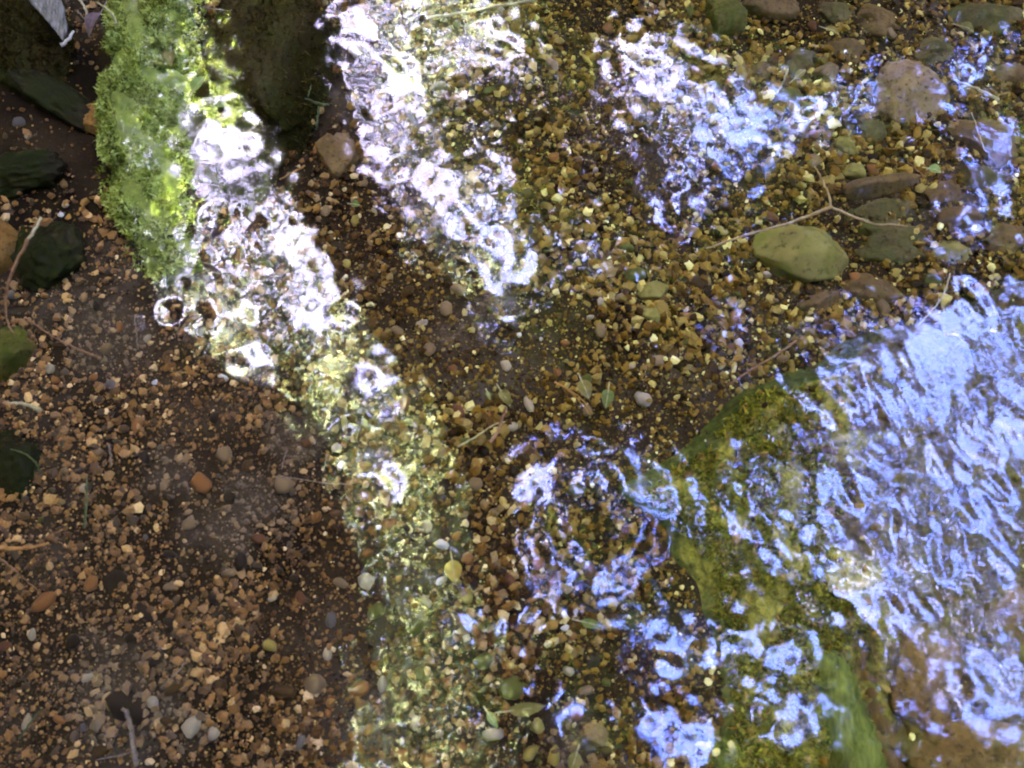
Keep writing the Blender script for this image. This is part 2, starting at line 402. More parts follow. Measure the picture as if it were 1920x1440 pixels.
# ------------------------------------------------------------------ trees overhead, mirrored in the water
# plan view of the leaf ceiling about 4.2 m up, in metres: openings (share of leaves left, outline), thin sunlit sprays
GAPS = [
    (0.34, [(-2.05, 2.87), (-1.96, 2.95), (-1.63, 2.8), (-1.51, 2.59), (-1.43, 2.38), (-1.29, 2.13), (-1.18, 1.98), (-1.34, 1.91), (-1.56, 1.95), (-1.65, 1.85), (-1.95, 1.8), (-2.01, 2.06), (-1.81, 2.27), (-1.95, 2.38), (-2.02, 2.59)]),
    (0.2, [(-2.18, 1.52), (-2.15, 1.6), (-1.98, 1.65), (-1.74, 1.62), (-1.72, 1.48), (-1.93, 1.44), (-2.06, 1.47)]),
    (0.5, [(-1.62, 1.89), (-1.21, 1.95), (-1.14, 1.78), (-0.97, 1.65), (-1.0, 1.48), (-1.43, 1.43), (-1.56, 1.52)]),
    (0.5, [(-1.61, 1.34), (-1.46, 1.37), (-1.35, 1.22), (-1.51, 1.22)]),
    (0.3, [(-1.11, 3.71), (-0.56, 3.83), (-0.55, 3.47), (-0.68, 3.43), (-1.1, 3.49)]),
    (0.36, [(-1.12, 3.49), (-0.79, 3.45), (-0.75, 3.27), (-0.61, 3.12), (-0.6, 2.82), (-1.0, 2.78), (-1.06, 3.12)]),
    (0.45, [(-1.0, 2.78), (-0.6, 2.82), (-0.56, 2.59), (-0.36, 2.56), (-0.07, 2.59), (-0.05, 2.41), (0.06, 2.27), (-0.19, 2.2), (-0.42, 2.09), (-0.51, 2.02), (-0.68, 2.13), (-0.78, 2.27), (-0.85, 2.52)]),
    (0.3, [(-0.52, 2.13), (-0.29, 2.2), (-0.03, 2.09), (0.08, 1.92), (0.06, 1.77), (-0.09, 1.78), (-0.25, 1.92)]),
    (0, [(-0.71, 2.06), (-0.61, 2.06), (-0.61, 1.92), (-0.7, 1.92)]),
    (0.1, [(0.19, 2.15), (0.39, 2.15), (0.32, 1.97), (0.18, 1.99)]),
    (0.1, [(0.47, 2.2), (0.58, 2.2), (0.58, 2.06), (0.47, 2.06)]),
    (0, [(-0.18, 2.7), (-0.09, 2.74), (-0.1, 2.63)]),
    (0.45, [(-0.38, 3.47), (0.0, 3.55), (0.14, 3.43), (0.14, 3.27), (-0.27, 3.2), (-0.47, 3.04)]),
    (0, [(0.0, 3.53), (0.14, 3.51), (0.1, 3.41), (0.0, 3.43)]),
    (0, [(0.4, 3.02), (0.51, 3.08), (0.52, 2.93), (0.4, 2.95)]),
    (0.3, [(0.9, 3.27), (1.12, 3.3), (1.25, 3.08), (1.16, 2.8), (0.87, 2.97)]),
    (0.4, [(0.66, 3.63), (1.0, 3.67), (1.17, 3.47), (1.26, 2.74), (0.99, 2.67), (0.67, 3.12)]),
    (0.28, [(1.29, 3.27), (1.5, 3.31), (1.75, 3.12), (1.99, 3.08), (1.93, 2.87), (1.69, 2.74), (1.54, 2.48), (1.44, 2.43), (1.28, 2.59), (1.24, 2.93)]),
    (0.05, [(0.91, 2.32), (1.08, 2.39), (1.2, 2.3), (1.06, 2.18), (0.94, 2.2)]),
    (0, [(0.97, 2.61), (1.12, 2.63), (1.12, 2.56), (0.99, 2.56)]),
    (0.2, [(2.67, 3.43), (2.76, 3.35), (3.17, 3.35), (3.04, 3.12), (2.83, 3.08), (2.71, 3.23)]),
    (0.2, [(3.03, 3.55), (3.46, 3.67), (3.42, 3.43), (3.04, 3.39)]),
    (0.3, [(2.94, 2.93), (3.28, 2.93), (3.21, 2.48), (2.98, 2.48)]),
    (0.1, [(2.76, 2.34), (2.94, 2.41), (3.0, 2.2), (2.86, 2.09), (2.75, 2.23)]),
    (0.35, [(2.13, 3.16), (2.38, 3.27), (2.34, 2.97), (2.14, 2.93)]),
    (0.62, [(0.23, 0.86), (0.51, 0.77), (0.57, 0.71), (0.3, 0.6), (0.24, 0.48), (0.09, 0.4), (0.0, 0.51), (0.03, 0.63), (0.18, 0.66)]),
    (0.35, [(0.03, 0.28), (0.15, 0.25), (0.35, 0.11), (0.29, -0.06), (0.09, -0.17), (0.17, -0.01), (0.12, 0.13)]),
    (0.05, [(0.43, 0.02), (0.61, 0.05), (0.63, -0.12), (0.49, -0.16)]),
    (0.25, [(0.64, 0.05), (0.76, 0.25), (0.75, 0.45), (0.86, 0.6), (1.01, 0.57), (0.97, 0.42), (0.91, 0.28), (0.76, 0.16)]),
    (0.4, [(1.35, 0.72), (1.53, 0.75), (1.62, 0.66), (1.55, 0.57), (1.43, 0.63)]),
    (0.35, [(1.28, 0.42), (1.45, 0.47), (1.5, 0.34), (1.32, 0.28)]),
    (0.1, [(1.37, 0.19), (1.58, 0.25), (1.54, 0.13), (1.39, 0.08)]),
    (0.05, [(0.74, -0.63), (0.89, -0.67), (1.03, -0.71), (1.05, -0.84), (0.88, -0.89), (0.72, -0.82)]),
    (0.1, [(1.31, -0.63), (1.68, -0.58), (1.65, -0.74), (1.44, -0.76)]),
    (0.1, [(0.13, -0.6), (0.28, -0.58), (0.26, -0.67), (0.11, -0.69)]),
    (0.25, [(0.66, -0.17), (1.0, -0.28), (1.05, -0.37), (0.85, -0.42), (0.71, -0.34)]),
    (0.2, [(1.11, -0.23), (1.31, -0.28), (1.24, -0.39)]),
    (0.25, [(1.39, -0.34), (1.56, -0.28), (1.55, -0.47), (1.38, -0.47)]),
    (0.3, [(2.45, 1.65), (2.75, 1.75), (3.29, 1.75), (3.05, 0.28), (2.55, 0.28), (2.44, 0.57), (2.44, 0.82), (2.23, 1.07), (2.31, 1.22), (2.3, 1.39)]),
    (0.1, [(1.93, 1.13), (2.24, 1.19), (2.25, 0.94), (2.09, 0.91), (1.95, 1.0)]),
    (0.15, [(1.79, 0.66), (2.04, 0.72), (2.02, 0.51), (1.87, 0.54)]),
    (0.1, [(1.76, 0.25), (1.99, 0.28), (2.05, -0.01), (2.06, -0.2), (1.94, -0.2), (1.8, 0.08)]),
    (0.85, [(2.53, -0.28), (2.96, -0.26), (2.91, -0.55), (2.55, -0.53)]),
    (0.84, [(1.81, 1.52), (2.52, 1.65), (3.29, 1.78), (2.96, -0.26), (2.56, -0.28), (2.11, -0.23), (1.73, -0.06), (1.73, 0.57), (1.88, 0.88)]),
    (0.6, [(2.0, -0.23), (2.97, -0.23), (2.87, -0.82), (2.34, -0.69)]),
    (0.2, [(1.26, 1.65), (1.38, 1.55), (1.34, 1.45), (1.22, 1.52)]),
    (0.7, [(-0.87, 0.63), (-0.69, 0.66), (-0.65, 0.56), (-0.8, 0.54)]),
    (0.7, [(-0.99, 1.22), (-0.74, 1.22), (-0.76, 0.97), (-0.91, 0.97)]),
    (0.2, [(-0.23, -0.15), (-0.17, -0.17), (-0.2, -0.26)]),
    (0.2, [(0.54, 0.69), (0.66, 0.63), (0.65, 0.51), (0.54, 0.57)])]
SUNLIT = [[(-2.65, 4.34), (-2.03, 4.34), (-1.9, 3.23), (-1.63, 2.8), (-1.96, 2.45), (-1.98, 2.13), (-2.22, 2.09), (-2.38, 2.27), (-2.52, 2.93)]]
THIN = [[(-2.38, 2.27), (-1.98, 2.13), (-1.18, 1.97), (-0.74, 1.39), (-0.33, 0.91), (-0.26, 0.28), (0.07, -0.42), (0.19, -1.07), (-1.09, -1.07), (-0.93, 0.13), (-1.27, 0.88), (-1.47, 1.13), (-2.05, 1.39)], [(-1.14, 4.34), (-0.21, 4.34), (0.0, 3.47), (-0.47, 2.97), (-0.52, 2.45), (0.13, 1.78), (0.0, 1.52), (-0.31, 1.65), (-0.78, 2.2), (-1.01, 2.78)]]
DARK_SCREEN = [[(-3.5, 3.2), (-1.58, 3.2), (-1.4, 1.53), (-1.32, 1.15), (-1.21, 0.83), (-1.08, 0.66), (-0.81, 0.55), (-0.67, 0.4), (-0.52, 0.15), (-0.44, -0.17), (-0.51, -0.68), (-0.57, -1.2), (-2.36, -1.2)]]
LEANING = [(-0.99, 2.58, 2.0, 0.237), (-0.94, 2.22, 2.14, 0.215), (-0.92, 2.04, 2.27, 0.202), (-0.84, 1.77, 2.41, 0.174), (-0.75, 1.56, 2.55, 0.167), (-0.59, 1.27, 2.68, 0.169), (-0.39, 0.99, 2.82, 0.176), (-0.21, 0.75, 2.95, 0.144), (-0.13, 0.45, 3.09, 0.115), (-0.07, 0.07, 3.23, 0.107), (0.04, -0.38, 3.36, 0.092), (0.19, -0.84, 3.5, 0.076)]

def leaf_mat(name, stops, trans):
    m = island_mat(name, stops, 0.6, 0, trans)
    m.node_tree.nodes['Principled BSDF'].inputs['Specular IOR Level'].default_value = 0.1
    return m
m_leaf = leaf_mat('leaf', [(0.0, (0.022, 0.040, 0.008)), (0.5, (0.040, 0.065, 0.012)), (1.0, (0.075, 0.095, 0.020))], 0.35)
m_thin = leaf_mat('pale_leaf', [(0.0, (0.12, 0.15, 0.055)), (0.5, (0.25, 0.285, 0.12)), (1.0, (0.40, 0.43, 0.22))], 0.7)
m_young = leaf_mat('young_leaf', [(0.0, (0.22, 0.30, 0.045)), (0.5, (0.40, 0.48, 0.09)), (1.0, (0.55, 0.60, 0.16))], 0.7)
m_dark_screen = leaf_mat('dark_screen_leaf', [(0.0, (0.004, 0.006, 0.002)), (1.0, (0.012, 0.016, 0.004))], 0.05)
m_bark = plain_mat('bark', (0.010, 0.007, 0.004), (0.030, 0.022, 0.013), 14, 0.85, 0.8, (1, 1, 0.25))

def leaves_mesh(name, pos, size, g, flat=0.45):
    """folded leaf blades: 4 corners, 2 triangles each"""
    n = len(pos)
    th = g.uniform(0, 2 * math.pi, n)
    t1, t2 = g.normal(0, flat, n), g.normal(0, flat, n)
    dx = np.stack([np.cos(th), np.sin(th), t1], -1)
    dx /= np.linalg.norm(dx, axis=1, keepdims=True)
    dy = np.stack([-np.sin(th), np.cos(th), t2], -1)
    dy -= dx * np.sum(dx * dy, 1, keepdims=True)
    dy /= np.linalg.norm(dy, axis=1, keepdims=True)
    nz = np.cross(dx, dy)
    L = size[:, None]; W = L * g.uniform(0.26, 0.4, (n, 1))
    a = pos - dx * L * 0.5
    t = pos + dx * L * 0.5
    l = pos + dy * W - dx * L * 0.06 + nz * W * 0.25
    r = pos - dy * W - dx * L * 0.06 + nz * W * 0.25
    v = np.stack([a, r, t, l], 1).reshape(-1, 3)
    i = np.arange(n)[:, None] * 4
    f = np.concatenate([i + [0, 1, 2], i + [0, 2, 3]], 0)
    return mesh_np(name, v, f, False)

def inside(p, polys, jit=0.0, g=None):
    x, y = p[:, 0], p[:, 1]
    if jit: x = x + g.normal(0, jit, len(x)); y = y + g.normal(0, jit, len(y))
    k = np.zeros(len(x), bool)
    for q in polys: k |= poly_sd(x, y, q) < 0
    return k

def tube_mesh(name, pts, rad, sides=8, wob=0.0, seed=0, close=True):
    """tapered tube along a polyline"""
    P = [Vector(p) for p in pts]
    v, f = [], []
    for i, p in enumerate(P):
        d = (P[min(i + 1, len(P) - 1)] - P[max(i - 1, 0)]).normalized()
        up = Vector((0, 0, 1)) if abs(d.z) < 0.9 else Vector((1, 0, 0))
        s = d.cross(up).normalized(); t = s.cross(d)
        for k in range(sides):
            a = 2 * math.pi * k / sides
            r = rad[i] * (1 + wob * noise.noise(Vector((i * 0.7 + seed, math.cos(a), math.sin(a)))))
            v.append(p + (s * math.cos(a) + t * math.sin(a)) * r)
    n = len(P)
    for i in range(n - 1):
        for k in range(sides):
            k2 = (k + 1) % sides
            f.append((i * sides + k, i * sides + k2, (i + 1) * sides + k2, (i + 1) * sides + k))
    v += [P[0], P[-1]]
    c0, c1 = n * sides, n * sides + 1
    for k in range(sides):
        k2 = (k + 1) % sides
        f.append((c0, k2, k, k)); f.append((c1, (n - 1) * sides + k, (n - 1) * sides + k2, (n - 1) * sides + k2))
    me = bpy.data.meshes.new(name)
    me.from_pydata([tuple(q) for q in v], [], [q if q[2] != q[3] else q[:3] for q in f])
    me.polygons.foreach_set('use_smooth', [True] * len(me.polygons)); me.update()
    return me

def smooth_path(pts, n):
    """Catmull-Rom through the points"""
    P = [Vector(p) for p in pts]
    if len(P) == 2: return [P[0].lerp(P[1], i / n) for i in range(n + 1)]
    P = [P[0] * 2 - P[1]] + P + [P[-1] * 2 - P[-2]]
    out = []
    for i in range(n + 1):
        s = i / n * (len(P) - 3); k = min(int(s), len(P) - 4); t = s - k
        a, b_, c_, d = P[k:k + 4]
        out.append(0.5 * (2 * b_ + (c_ - a) * t + (2 * a - 5 * b_ + 4 * c_ - d) * t * t + (3 * b_ - 3 * c_ + d - a) * t ** 3))
    return out

# tree stations around the stream: (x, y, label)
TREES = [(-3.6, 3.6, 'young pale-leaved tree whose sunlit sprays mirror yellow green beside the mossy log'),
         (0.6, 5.2, 'tall leafy tree across the head of the stream'),
         (3.6, 3.4, 'broad leafy tree leaning over the far corner of the stream'),
         (4.4, -0.6, 'open-crowned tree letting blue sky onto the shallow slab'),
         (2.6, -4.4, 'leafy tree behind the viewer on the slab side'),
         (-2.8, -4.6, 'leafy tree behind the viewer on the gravel side'),
         (-5.2, -0.4, 'dense leafy tree beyond the added evergreen bush')]
tree_xy = np.array([(t[0], t[1]) for t in TREES])

def ceiling():
    g = np.random.default_rng(77)
    per_mat = {}
    def put(p, size, mat): per_mat.setdefault(mat, []).append((p, size))
    # over the stream: small leaves, openings left clear
    n = 120000
    p = np.stack([g.uniform(-3.7, 3.9, n), g.uniform(-2.2, 4.6, n), 4.2 + g.normal(0, 0.06, n)], -1)
    s = g.uniform(0.045, 0.085, n)
    keep = np.ones(n, bool)
    done = np.zeros(n, bool)
    for k, q in GAPS:
        m = (poly_sd(p[:, 0], p[:, 1], q) < 0.012) & ~done
        clump = waves(p[:, 0], p[:, 1], 88, 0.14, 0.6, 40) * 22         # sprays of leaves across the openings
        keep &= ~m | (g.random(n) < (clump > 0.95 - 2 * k) * 0.7 + 0.03)
        done |= m
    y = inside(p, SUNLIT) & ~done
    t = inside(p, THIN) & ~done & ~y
    o = keep & ~y & ~t
    put(p[o], s[o], 'd')
    # thin single layer of young leaves where the sun comes through
    sp = 0.036
    gx, gy = np.meshgrid(np.arange(-3.0, 0.8, sp), np.arange(-1.4, 4.5, sp))
    n = gx.size
    p = np.stack([gx.ravel() + g.uniform(-.42, .42, n) * sp, gy.ravel() + g.uniform(-.42, .42, n) * sp, 4.2 + g.uniform(-.05, .05, n)], -1)
    near = np.full(n, 9.0)
    for k, q in GAPS: near = np.minimum(near, poly_sd(p[:, 0], p[:, 1], q))
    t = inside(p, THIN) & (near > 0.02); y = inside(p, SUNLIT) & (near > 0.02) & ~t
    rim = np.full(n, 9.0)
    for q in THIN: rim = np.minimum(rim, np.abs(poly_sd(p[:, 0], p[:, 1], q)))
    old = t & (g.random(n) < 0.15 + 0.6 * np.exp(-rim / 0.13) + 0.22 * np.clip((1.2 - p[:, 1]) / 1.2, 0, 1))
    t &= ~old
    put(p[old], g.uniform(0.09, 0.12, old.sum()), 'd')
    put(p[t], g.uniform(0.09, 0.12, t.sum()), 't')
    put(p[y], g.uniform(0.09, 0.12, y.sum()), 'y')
    # a second, coarser storey above the closed parts
    n = 34000
    p = np.stack([g.uniform(-3.7, 3.9, n), g.uniform(-2.2, 4.6, n), 4.5 + g.uniform(0, 0.12, n)], -1)
    near = np.full(n, 9.0)
    for k, q in GAPS + [(0, q) for q in SUNLIT + THIN]: near = np.minimum(near, poly_sd(p[:, 0], p[:, 1], q))
    k = near > 0.10
    put(p[k], g.uniform(0.09, 0.15, k.sum()), 'd')
    n = 9000
    p = np.stack([g.uniform(-6.2, -3.0, n), g.uniform(-0.8, 5.2, n), g.uniform(4.7, 5.3, n)], -1)
    put(p, g.uniform(0.22, 0.38, n), 'd')  # extra leaves added out of view to keep direct sun off the bed
    # the rest of the wood's roof, thicker
    n = 90000
    a = g.uniform(0, 2 * math.pi, n); r = np.sqrt(g.uniform(0, 1, n)) * 11
    p = np.stack([r * np.cos(a), 1 + r * np.sin(a), 4.3 + g.uniform(0, 1.4, n)], -1)
    h = np.maximum(np.maximum(-3.4 - p[:, 0], p[:, 0] - 3.6), np.maximum(-1.9 - p[:, 1], p[:, 1] - 4.3))
    k = (h > 0) & (p[:, 2] < 4.35 + np.maximum(h, 0) * 0.7)
    put(p[k], g.uniform(0.25, 0.45, k.sum()), 'd')
    return per_mat, g
per_mat, g = ceiling()
for ti, (tx, ty, lab) in enumerate(TREES):
    root = empty('leafy_tree', (tx, ty, 0.3))
    tag(root, lab, 'tree', 'trees roofing the stream')
    lean = Vector((-tx, 1 - ty, 0)).normalized() * 0.5
    path = smooth_path([(0, 0, -0.4), (lean.x * 0.2, lean.y * 0.2, 1.5), (lean.x * 0.9, lean.y * 0.9, 3.2), (lean.x * 1.5, lean.y * 1.5, 4.6)], 14)
    link('trunk', tube_mesh('trunk', path, [0.16 - 0.10 * i / 14 for i in range(15)], 12, 0.2, ti), m_bark, root)
    for k in range(5):
        a = k * 1.257 + ti
        e = Vector((math.cos(a) * 1.2, math.sin(a) * 1.2, 4.25))
        link('limb', tube_mesh('limb', smooth_path([path[8 + k], path[8 + k].lerp(e, 0.5) + Vector((0, 0, 0.1)), e], 6), [0.05 - 0.006 * i for i in range(7)], 7, 0.2, k), m_bark, root)
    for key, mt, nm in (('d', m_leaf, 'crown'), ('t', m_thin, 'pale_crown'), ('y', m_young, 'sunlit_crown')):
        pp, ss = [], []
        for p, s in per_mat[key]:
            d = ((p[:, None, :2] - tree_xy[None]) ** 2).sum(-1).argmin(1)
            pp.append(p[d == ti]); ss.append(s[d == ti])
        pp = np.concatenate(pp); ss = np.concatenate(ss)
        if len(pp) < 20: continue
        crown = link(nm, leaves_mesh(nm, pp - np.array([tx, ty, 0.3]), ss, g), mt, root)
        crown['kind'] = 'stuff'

# low evergreen added out of view to block sun and darken the left reflections
hx = -2.4
dark_screen = empty('dark_screen_bush', (hx, 0.6, 0.3))
tag(dark_screen, 'dark evergreen bush added out of view to darken the gravel side and its reflections', 'bush')
n = 60000
p = np.stack([g.uniform(-3.4, -0.35, n), g.uniform(-2.2, 3.2, n), g.uniform(1.94, 2.06, n)], -1)
p = p[inside(p, DARK_SCREEN)]
p[:, 2] += np.abs(g.normal(0, 0.10, len(p))) * (poly_sd(p[:, 0], p[:, 1], DARK_SCREEN[0]) < -0.15)
link('foliage', leaves_mesh('foliage', p - np.array([hx, 0.6, 0.3]), g.uniform(0.05, 0.10, len(p)), g), m_dark_screen, dark_screen)['kind'] = 'stuff'
for k in range(5):
    e = Vector((0.3 + 0.28 * k, -1.6 + 0.75 * k, 1.72))
    link('stem', tube_mesh('stem', smooth_path([(0, 0.1 * k, -0.3), (0.1, 0.2 * (k - 2), 0.9), tuple(e)], 8), [0.035 - 0.003 * i for i in range(9)], 7, 0.2, k), m_bark, dark_screen)

# leaning trunk whose reflection is the dark lane through the picture
tr = empty('leaning_tree', (-1.25, 4.4, 0.2))
tag(tr, 'dark trunk leaning out over the stream from the far bank', 'tree')
o3 = Vector((-1.25, 4.4, 0.2))
pts = [Vector((-1.3, 4.6, 0.0)), Vector((-1.15, 3.7, 1.0))] + [Vector(q[:3]) for q in LEANING]
rad = [0.32, 0.28] + [q[3] for q in LEANING]
link('trunk', tube_mesh('trunk', [q - o3 for q in pts], rad, 18, 0.12, 3), m_bark, tr)
for k in range(4):
    q = pts[-1 - 0] - o3
    e = q + Vector((0.25 + 0.22 * k, -0.5 - 0.1 * k, 0.35 + 0.1 * k))
    link('limb', tube_mesh('limb', smooth_path([q, q.lerp(e, 0.5), e], 5), [0.025 - 0.004 * i for i in range(6)], 6), m_bark, tr)
sp = np.concatenate([np.stack([g.normal(0.15, 0.3, 900), g.normal(-1.1, 0.25, 900), g.normal(4.0, 0.15, 900)], -1)])
link('crown', leaves_mesh('crown', sp - np.array(o3), g.uniform(0.05, 0.08, len(sp)), g), m_leaf, tr)['kind'] = 'stuff'

# thicket ring added out of view to shut out low skylight
pp, ss = [], []
for k in range(20):
    a = 2 * math.pi * k / 20 + 0.1
    n = 2800
    pp.append(np.stack([7.5 * math.cos(a) + g.normal(0, 1.0, n), 1 + 7.5 * math.sin(a) + g.normal(0, 1.0, n), g.uniform(0.1, 6.1, n)], -1))
    ss.append(g.uniform(0.3, 0.5, n))
tag(link('thicket_screen', leaves_mesh('thicket_screen', np.concatenate(pp), np.concatenate(ss), g, 1.2), m_leaf), 'dense dark thicket added out of view all round to shut out low skylight', 'thicket_screen', kind='stuff')
# ------------------------------------------------------------------ mossy slab, log, big stones
def ico(sub):
    import bmesh
    bm = bmesh.new(); bmesh.ops.create_icosphere(bm, subdivisions=sub, radius=1)
    v = np.array([q.co[:] for q in bm.verts]); f = np.array([[q.index for q in p.verts] for p in bm.faces])
    bm.free()
    return v, f
ICO = {s: ico(s) for s in (1, 2, 3, 4, 5)}
ICO[0] = (np.array([(1, 0, 0), (-1, 0, 0), (0, 1, 0), (0, -1, 0), (0, 0, 1), (0, 0, -1)], float),
          np.array([(0, 2, 4), (2, 1, 4), (1, 3, 4), (3, 0, 4), (2, 0, 5), (1, 2, 5), (3, 1, 5), (0, 3, 5)]))

def rock_mesh(name, size, seed, sub=4, rough=0.26, cuts=7, fine=0.05):
    """boulder: noise-swollen sphere with a few worn flat faces"""
    g = np.random.default_rng(seed)
    v, f = ICO[sub]
    v = v.copy()
    o = g.uniform(-50, 50, 3)
    d = np.array([noise.fractal(Vector(p * 1.1 + o), 1.0, 2.0, 3) for p in v])
    v *= (1 + rough * d)[:, None]
    for i in range(cuts):
        nrm = g.normal(size=3); nrm /= np.linalg.norm(nrm)
        lim = g.uniform(0.55, 0.9)
        h = v @ nrm - lim
        v -= np.where(h > 0, h * 0.88, 0)[:, None] * nrm
    if fine:
        e = np.array([noise.fractal(Vector(p * 6 + o), 0.8, 2.0, 3) for p in v])
        v *= (1 + fine * e)[:, None]
    return mesh_np(name, v * np.asarray(size), f)

def rock(name, label, cat, px, py, w, h, ht, rot, mat, seed, sink=0.4, z=None, group=None, **kw):
    """w, h in photo pixels, ht in metres; rot degrees clockwise as in the photo"""
    x, y, _ = at(px, py)
    sx, sy = w * MM / 2, h * MM / 2
    zb = float(bed_z(x, y)) if z is None else z
    o = link(name, rock_mesh(name, (sx * 1.08, sy * 1.08, ht / 2), seed, **kw), mat, None, (x, y, zb + ht * (0.5 - sink - 0.14)))
    o.rotation_euler = (0, 0, R(-rot))
    return tag(o, label, cat, group)

m_olive = stone_mat('olive_stone', (0.1130, 0.0902, 0.0223), (0.2079, 0.1652, 0.0428), film=(0.0949, 0.0941, 0.0139), film_lo=0.52, scale=25, bstr=0.25)
m_tan = stone_mat('tan_stone', (0.1116, 0.0689, 0.0240), (0.2007, 0.1369, 0.0558), spots=(0.0387, 0.0254, 0.0090), scale=45, bstr=0.9)
m_brown = stone_mat('brown_stone', (0.0558, 0.0328, 0.0114), (0.1224, 0.0763, 0.0258), scale=40)
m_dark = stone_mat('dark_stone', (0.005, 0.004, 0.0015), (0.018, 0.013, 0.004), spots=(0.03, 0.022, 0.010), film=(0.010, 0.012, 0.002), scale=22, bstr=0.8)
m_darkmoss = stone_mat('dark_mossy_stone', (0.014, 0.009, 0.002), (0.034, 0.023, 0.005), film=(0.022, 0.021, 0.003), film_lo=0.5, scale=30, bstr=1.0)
m_mossy = stone_mat('mossy_stone', (0.040, 0.034, 0.006), (0.095, 0.078, 0.016), film=(0.036, 0.042, 0.005), film_lo=0.5, scale=50, bstr=1.0)
m_orange = stone_mat('orange_stone', (0.1116, 0.0533, 0.0114), (0.2007, 0.1017, 0.0258), scale=50)
m_golden = stone_mat('golden_stone', (0.0692, 0.0398, 0.0082), (0.1451, 0.0886, 0.0231), spots=(0.0346, 0.0182, 0.0045), film=(0.0485, 0.0398, 0.0071), film_lo=0.55, scale=35, bstr=1.0)
m_green = stone_mat('green_algae_stone', (0.042, 0.031, 0.010), (0.11, 0.080, 0.028), film=(0.045, 0.044, 0.010), film_lo=0.5, scale=38, bstr=1.0)

rock('olive_stone', 'smooth olive yellow stone the size of a fist below the forked twig', 'stone', 1512, 470, 190, 112, 0.050, 12, m_olive, 101, 0.35, rough=0.14, cuts=4, fine=0.01, sub=5)
rock('pitted_stone', 'pitted rough tan boulder near the pale grass stalk', 'stone', 1716, 178, 152, 158, 0.050, 20, m_tan, 102, 0.35, rough=0.22, cuts=6, fine=0.06, sub=5)
rock('mossy_boulder', 'dark olive mossy boulder in the far corner under the torn bark', 'stone', 55, 70, 260, 230, 0.085, 40, m_darkmoss, 103, 0.5, rough=0.2, cuts=7, fine=0.05, sub=5)
rock('mossy_boulder', 'broad brown mossy boulder between the green moss log and the dark trunk reflection', 'stone', 516, 120, 300, 500, 0.085, -9, m_darkmoss, 107, 0.48, rough=0.6, cuts=3, fine=0.05, sub=5)
rock('tan_cobble', 'smooth orange tan cobble cut by the picture edge beside a curled stalk', 'stone', 2, 468, 92, 118, 0.045, 8, m_orange, 105, 0.3, rough=0.12, cuts=3, fine=0.01)
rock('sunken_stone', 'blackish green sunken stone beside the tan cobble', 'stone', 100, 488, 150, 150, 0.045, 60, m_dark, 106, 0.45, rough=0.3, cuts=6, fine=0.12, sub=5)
rock('algae_cobble', 'rounded algae green cobble at the picture edge below the curled stalk', 'stone', 20, 668, 112, 108, 0.045, 0, m_mossy, 107, 0.4, rough=0.12, cuts=3)
rock('knobbly_stone', 'ochre knobbly stone tucked against the moss log', 'stone', 182, 222, 84, 70, 0.030, -20, m_orange, 108, 0.4, rough=0.35, cuts=3, fine=0.08)
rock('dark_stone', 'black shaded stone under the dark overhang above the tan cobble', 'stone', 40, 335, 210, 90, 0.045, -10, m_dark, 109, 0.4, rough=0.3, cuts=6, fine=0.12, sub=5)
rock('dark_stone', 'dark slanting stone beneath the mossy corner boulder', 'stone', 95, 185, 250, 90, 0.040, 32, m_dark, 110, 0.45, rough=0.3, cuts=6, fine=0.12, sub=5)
rock('mossy_cobble', 'rounded moss green cobble at the top edge', 'stone', 1358, 28, 92, 90, 0.040, 30, m_mossy, 111, 0.35, rough=0.15, cuts=3)
rock('brown_cobble', 'broad brown cobble beside the mossy cobble at the top edge', 'stone', 1448, 8, 120, 60, 0.036, 5, m_brown, 112, 0.35)
rock('square_stone', 'blocky yellowish tan stone below the algae clump', 'stone', 1552, 126, 58, 42, 0.026, -5, m_tan, 113, 0.3, rough=0.12, cuts=8)
rock('ridge_stone', 'long brown ridged stone near the bright green leaf', 'stone', 1652, 342, 165, 56, 0.030, -12, m_brown, 114, 0.35, cuts=7, fine=0.05)
rock('ochre_stone', 'flat ochre stone above the long brown ridged stone', 'stone', 1605, 318, 78, 34, 0.022, 5, m_olive, 115, 0.35)
rock('green_stone', 'algae green stone beneath the long brown ridged stone', 'stone', 1658, 388, 120, 52, 0.022, -10, m_green, 116, 0.42, rough=0.4, cuts=5, fine=0.1)
rock('green_stone', 'dull green sunken stone beside the olive fist stone', 'stone', 1692, 452, 140, 78, 0.024, 5, m_green, 117, 0.45, rough=0.42, cuts=5, fine=0.1)
rock('brown_stone', 'flat brown stone on the bed beyond the green sunken stones', 'stone', 1800, 410, 100, 56, 0.026, 5, m_brown, 118, 0.4)
rock('brown_stone', 'flat brown stone sunk between the olive stone and the slab', 'stone', 1640, 535, 110, 66, 0.026, 20, m_brown, 119, 0.45)
rock('olive_cobble', 'olive cobble with a pitted face in the open gravel', 'stone', 1230, 541, 68, 44, 0.022, -8, m_olive, 120, 0.3, rough=0.2)
rock('olive_cobble', 'egg shaped yellow olive cobble just below the pitted olive cobble', 'stone', 1222, 584, 42, 32, 0.018, 25, m_olive, 121, 0.3)
rock('tan_cobble', 'rounded tan cobble lying by the bottom edge near the mossy slab', 'stone', 1116, 1386, 52, 44, 0.022, 10, m_tan, 122, 0.3, rough=0.12)
rock('algae_stone', 'soft green algae covered stone above the square tan stone', 'stone', 1505, 105, 80, 80, 0.020, -20, m_green, 123, 0.4, rough=0.3)
rock('gravel_lump', 'low brown lump of cemented gravel by the square tan stone', 'stone', 1590, 85, 110, 60, 0.022, 25, m_brown, 124, 0.45, rough=0.3, fine=0.1)
rock('mud_lump', 'low grainy mud lump beside the broad mossy boulder', 'stone', 632, 290, 100, 90, 0.030, 15, m_brown, 125, 0.4, rough=0.25, fine=0.1)
